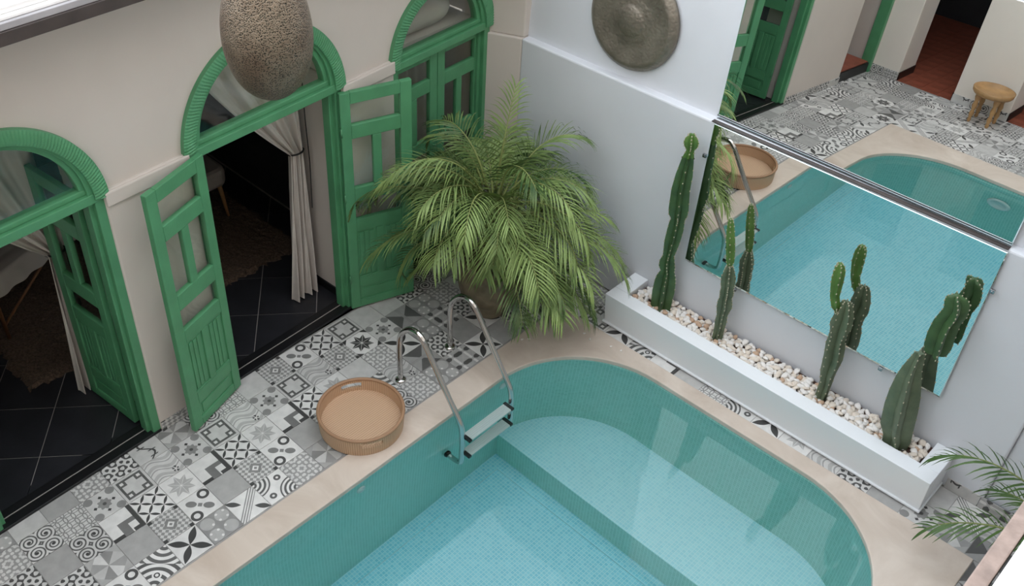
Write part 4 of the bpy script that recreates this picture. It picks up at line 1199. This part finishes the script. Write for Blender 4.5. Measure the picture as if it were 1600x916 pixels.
# black skirting in the door reveals
for d in DOORS[:2]:
    for s2 in (1,):
        y = d['c']+s2*(d['R']-0.02)
        m = MB().box(-TH, -0.13, y-0.012, y-0.001, 0, 0.075); o = m.build('baseboard_reveal', M['black_stone']); o.location = DW_LOC; o.rotation_euler = DW_ROT
        tag(o, 'black skirting along the door reveal', kind='structure')

# rug
def rug(name, label, x0, x1, y0, y1):
    mb = MB(); nx, ny = 60, 90; rg = random.Random(4)
    for i in range(nx+1):
        for j in range(ny+1):
            ed = 0.03 if (i in (0, nx) or j in (0, ny)) else 0.006
            z = 0.004 if (i in (0, nx) or j in (0, ny)) else 0.022+rg.uniform(0, 0.014)
            mb.v.append((x0+(x1-x0)*i/nx+rg.uniform(-ed, ed), y0+(y1-y0)*j/ny+rg.uniform(-ed, ed), z))
    for i in range(nx):
        for j in range(ny): a = i*(ny+1)+j; mb.face((a, a+ny+1, a+ny+2, a+1))
    o = mb.build(name, M['rug'], smooth=False); tag(o, label, 'rug'); return o
rug('shaggy_rug', 'brown shaggy rug on the black tiled floor', -7.1, -5.53, 1.42, 3.85)

# table with cloth
tb = empty('draped_table', (-6.42, 1.74, 0.013), (0, 0, R(20))); tag(tb, 'small folding table with crossed wooden legs', 'table')
MB().box(-0.40, 0.40, -0.40, 0.40, 0.70, 0.72).build('tabletop', M['wood_warm'], tb)
for sx in (-1, 1):
    for sy in (-1, 1):
        mb = MB(); mb.tube([(sx*0.30, sy*0.34, 0.70), (-sx*0.30 if False else sx*0.22, sy*0.28, 0.024)], 0.016, 8); mb.build('leg', M['wood_warm'], tb, smooth=True)
    mb = MB(); mb.tube([(sx*0.24, -0.30, 0.16), (sx*0.29, 0.33, 0.55)], 0.011, 8); mb.build('brace', M['wood_warm'], tb, smooth=True)
mb = MB(); n_ = 44; h = 0.56
for i in range(n_+1):
    for j in range(n_+1):
        x, y = -h+2*h*i/n_, -h+2*h*j/n_
        ox, oy = max(0, abs(x)-0.405), max(0, abs(y)-0.405)
        over = math.hypot(ox, oy); z = 0.728-over*0.97+0.004*math.sin(i*1.3)
        fx = (0.405+ox*0.22+0.01*math.sin(j*.9)*min(1, ox*8))*math.copysign(1, x) if ox > 0 else x
        fy = (0.405+oy*0.22+0.01*math.sin(i*.9)*min(1, oy*8))*math.copysign(1, y) if oy > 0 else y
        mb.v.append((fx, fy, z))
for i in range(n_):
    for j in range(n_): a = i*(n_+1)+j; mb.face((a, a+n_+1, a+n_+2, a+1))
o = mb.build('tablecloth', M['cloth'], smooth=True, loc=(-6.42, 1.74, 0.013), rot=(0, 0, R(20))); tag(o, 'white cloth draped over the small table', 'tablecloth')

# upholstered stool
st = empty('upholstered_stool', (-6.50, 3.42, 0.037)); tag(st, 'cream upholstered seat with tapered wooden legs', 'stool')
mb = MB(); mb.prism(rrect(-0.26, 0.26, -0.26, 0.26, 0.09, 6), 0.33, 0.50); mb.build('seat_cushion', M['upholstery'], st, bevel=0.04)
for sx in (-1, 1):
    for sy in (-1, 1):
        mb = MB(); mb.tube([(sx*0.19, sy*0.19, 0.34), (sx*0.22, sy*0.22, 0.0)], [0.022, 0.012], 10); mb.build('leg', M['wood'], st, smooth=True)

# curtains
def curtain(name, label, top, tie, foot, cords=True):
    """top/tie/foot: (x, y0, y1, z)"""
    root = empty(name, (foot[0], (foot[1]+foot[2])/2, foot[3])); tag(root, label, 'curtain')
    mb = MB(); nu = 60; rows = []
    def sect(P, amp, xo=0): return (P, amp)
    stops = [(top, 0.035, 0.0), (tie, 0.022, 0.62), (foot, 0.035, 1.0)]
    nv = 40
    for v in range(nv+1):
        t = v/nv
        if t <= 0.5: q = t/0.5; A, B = top, tie; qq = q*q*(0.35)+q*0.65; am = 0.04*(1-q)+0.026*q
        else: q = (t-0.5)/0.5; A, B = tie, foot; qq = q; am = 0.026+0.02*q
        S = [A[i]*(1-(qq if i in (1, 2) else q))+B[i]*(qq if i in (1, 2) else q) for i in range(4)]
        for u in range(nu+1):
            s = u/nu; y = S[1]+(S[2]-S[1])*s; x = S[0]+am*(math.sin(s*math.pi*7+0.9*math.sin(t*4))+0.35*math.sin(s*math.pi*17+t*2))
            mb.v.append((x, y, S[3]))
    for v in range(nv):
        for u in range(nu): a = v*(nu+1)+u; mb.face((a, a+1, a+nu+2, a+nu+1))
    o = mb.build('drape', M['curtain'], smooth=True); world_child(o, root)
    mb = MB(); yc = (tie[1]+tie[2])/2; hw = (tie[2]-tie[1])/2+0.006
    mb.tube([(tie[0]+0.045*math.cos(a*math.pi/8), yc+hw*math.sin(a*math.pi/8), tie[3]) for a in range(17)], 0.007, 6, caps=False)
    o = mb.build('tie_band', M['cord'], smooth=True); world_child(o, root)
    return root
cu = curtain('curtain', 'linen curtain tied back in the open doorway', (-5.02, 2.60, 3.60, 2.55), (-5.02, 3.46, 3.58, 1.31), (-5.02, 3.36, 3.58, 0.012))
mb = MB(); mb.tube([(-4.99, 3.615, 2.3), (-4.985, 3.605, 1.55), (-4.98, 3.61, 1.2), (-4.985, 3.60, 0.8)], 0.004, 6); o = mb.build('cord', M['cord']); world_child(o, cu)
curtain('curtain', 'linen curtain tied back behind the inward folded green leaf', (-5.28, 0.75, 1.82, 2.55), (-5.28, 1.72, 1.84, 1.2), (-5.28, 1.66, 1.84, 0.012))
# room behind the closed door: white drapes and bolster
mb = MB(); nu = 120
for v, z in enumerate((0.05, 2.5)):
    for u in range(nu+1):
        s = u/nu; mb.v.append((-5.16+0.02*math.sin(s*60), 4.22+0.9*s, z))
for u in range(nu): mb.face((u, u+1, nu+2+u, nu+1+u))
o = mb.build('curtain', M['curtain'], smooth=True); tag(o, 'pale curtain drawn behind the closed green door', 'curtain')
mb = MB(); pr = []
for i in range(17):
    t = i/16; pr.append((max(0.002, 0.12*(1-(abs(2*t-1))**6)), -0.38+0.76*t))
mb.lathe(pr, 24); o = mb.build('bolster', M['cloth'], smooth=True, loc=(-4.965, 4.60, 2.016), rot=(R(-90), 0, 0)); tag(o, 'white bolster lying inside the fanlight of the closed door', 'bolster')
o = MB().box(-5.10, -4.84, 4.17, 5.11, 1.86, 1.895).build('inner_shelf', M['wall_cream']); tag(o, 'inner ledge behind the closed door transom', 'shelf')

# ------------------------------------------------------------------ FAR END OF THE COURTYARD (seen in the mirrors)
BY = -1.22
wb = empty('wall_back', (-2.5, BY, 0)); tag(wb, 'pale wall with wide openings at the end of the courtyard opposite the mirrors', kind='structure')
for x0, x1 in ((-4.62, -4.09), (-3.41, -2.76), (-2.0, -1.3), (-0.5, 1.7)):
    o = MB().box(x0, x1, BY-0.45, BY, 0, 2.6).build('pier', M['wall_pale'], bevel=0.01); world_child(o, wb)
    n_ = max(1, round((x1-x0)/0.21))
    for q in range(n_):
        a, b_ = x0+(x1-x0)*q/n_, x0+(x1-x0)*(q+1)/n_
        mb = MB(); mb.quad((b_-.002, BY+.008, 0), (a+.002, BY+.008, 0), (a+.002, BY+.008, .1), (b_-.002, BY+.008, .1), [(0, 0), (1, 0), (1, .45), (0, .45)]); mb.quad((b_-.002, BY+.008, .1), (a+.002, BY+.008, .1), (a+.002, BY, .1), (b_-.002, BY, .1), [(0, 0), (1, 0), (1, .05), (0, .05)])
        o = mb.build('skirting_tile', PATS[rt.choice(['lace_dark', 'curl', 'branch', 'lace'])]); world_child(o, wb)
    for xs in (x0, x1):
        sgn = -1 if xs == x0 else 1
        o = MB().box(min(xs, xs+sgn*.008), max(xs, xs+sgn*.008), BY-.45, BY-.001, 0, .1).build('black_skirting', M['black_stone']); world_child(o, wb)
o = MB().box(-4.62, 1.7, BY-0.45, BY, 2.6, 3.22).build('lintel', M['wall_pale']); world_child(o, wb)
fb = MB().box(-5.4, 1.7, -4.2, -1.30, -0.12, -0.004).build('floor_back', M['red_tile']); tag(fb, 'red terracotta tiled floor beyond the back openings', kind='structure')
mb = MB().box(-0.098, 0.098, -0.098, 0.098, -0.02, 0.0); me_r = bpy.data.meshes.new('floor_tile'); me_r.from_pydata(mb.v, [], mb.f); me_r.materials.append(M['red_tile'])
for i in range(16):
    for j in range(13):
        o = bpy.data.objects.new('floor_tile', me_r); col.objects.link(o); o.parent = fb; o.location = (-4.5+0.2*i, BY-0.11-0.2*j, 0.0)
wb2 = empty('wall_back_room', (-2, -4.2, 0)); tag(wb2, 'walls of the dim room beyond the back openings, coloured near black', kind='structure')
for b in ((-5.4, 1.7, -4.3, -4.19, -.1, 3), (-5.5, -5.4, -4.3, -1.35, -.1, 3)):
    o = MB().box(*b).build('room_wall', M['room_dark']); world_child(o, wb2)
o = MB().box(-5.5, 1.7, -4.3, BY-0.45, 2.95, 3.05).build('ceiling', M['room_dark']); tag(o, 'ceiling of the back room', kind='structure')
# stair doorway in the door wall
sr = empty('door_4', DW_LOC, DW_ROT); tag(sr, 'stair doorway with a green jamb near the back wall', kind='structure')
MB().box(-0.12, 0.01, -1.19, -1.13, 0, 2.2).build('jamb', M['green'], sr, bevel=0.005)
MB().box(-0.35, -0.01, -1.13, -0.45, 0.0, 0.12).build('step', M['black_stone'], sr)
MB().box(-0.36, -0.03, -1.13, -0.45, 0.1201, 0.13).build('tread_tile', M['red_tile'], sr)
MB().box(-0.75, -0.36, -1.13, -0.45, 0.0, 0.30).build('step', M['black_stone'], sr)
MB().box(-0.75, -0.38, -1.13, -0.45, 0.3001, 0.31).build('tread_tile', M['red_tile'], sr)
MB().box(-1.2, -0.75, -1.6, -0.40, 0.0, 2.9).build('stair_wall', M['wall_pale'], sr)
# turned wooden stool
sx, sy = -2.93, -0.93
ts = empty('side_stool', (sx, sy, 0)); tag(ts, 'low round wooden stool with turned legs against the back pier', 'stool')
mb = MB(); mb.lathe([(0.0, 0.34), (0.20, 0.34), (0.215, 0.36), (0.22, 0.40), (0.205, 0.40), (0.198, 0.372), (0.0, 0.365)], 36); mb.build('tray_top', M['wood'], ts, smooth=True)
for q in range(4):
    a = R(45+90*q); mb = MB(); mb.lathe([(0.012, 0.0), (0.022, 0.02), (0.016, 0.05), (0.028, 0.10), (0.018, 0.14), (0.03, 0.20), (0.02, 0.25), (0.034, 0.30), (0.034, 0.342)], 14, 0.145*math.cos(a), 0.145*math.sin(a)); mb.build('leg', M['wood'], ts, smooth=True)
# chair in the back room, wall hanging
ch = empty('side_chair', (-3.35, -2.75, 0), (0, 0, R(25))); tag(ch, 'pale chair standing in the dim room beyond the back openings', 'chair')
MB().box(-0.22, 0.22, -0.22, 0.22, 0.42, 0.46).build('seat', M['upholstery'], ch, bevel=0.01); MB().box(-0.22, 0.22, 0.19, 0.22, 0.46, 0.95).build('backrest', M['upholstery'], ch, bevel=0.01)
for a in (-1, 1):
    for b_ in (-1, 1): MB().tube([(a*.19, b_*.19, .42), (a*.2, b_*.2, 0)], .016, 8).build('leg', M['wood'], ch)
wh = empty('wall_hanging', (-2.83, BY+0.006, 1.2)); tag(wh, 'small beige woven fringe hanging on the back pier', 'wall hanging')
for q in range(5):
    MB().box(-0.10+q*.045, -0.06+q*.045, 0, .012, -0.10-0.03*(q % 2), 0.0).build('tassel', M['upholstery'], wh)
MB().box(-0.12, 0.14, 0, .016, 0.0, .02).build('hanging_rail', M['wood'], wh)

# ------------------------------------------------------------------ upper storeys and right hand side (mostly out of view)
up = empty('wall_upper', (0, 0, 3)); tag(up, 'unseen upper storey walls around the open courtyard, heights set to block sky', kind='structure')
for b in ((-6.2, -6.05, -3.0, 5.75, 3.22, 3.9), (-6.2, 1.7, -3.1, -2.95, 3.22, 7.0), (1.7, 1.85, -3.1, 5.75, 0, 9.0), (-6.2, 1.85, 5.75, 5.9, 3.0, 4.6)):  # unseen walls, heights set to cut low sky light
    o = MB().box(*b).build('storey_sky_screen', M['wall_pale']); world_child(o, up)
o = MB().box(0.0, 1.85, -3.1, 5.75, 6.3, 9.0).build('roof_sky_screen', M['wall_pale']); world_child(o, up)  # added overhead so the door wall gets less sky light
o = MB().box(-6.1, 1.7, -3.0, BY-0.02, 3.05, 3.22).build('gallery_floor', M['wall_pale']); world_child(o, up)
# stone chips on the coping
for x, y in ((-3.19, 4.71), (-3.12, 4.69), (-2.96, 4.74), (-2.88, 4.76), (-3.47, 4.32), (-3.44, 4.36)):
    o = bpy.data.objects.new('stone_chip', peb_me[0]); col.objects.link(o); o.location = (x, y, 0.0145); o.scale = (0.009, 0.009, 0.007); o.rotation_euler = (0, 0, rp.uniform(0, 6))
    tag(o, 'tiny white stone chip lying on the pool coping', 'stone chip', 'stone chips on the coping')
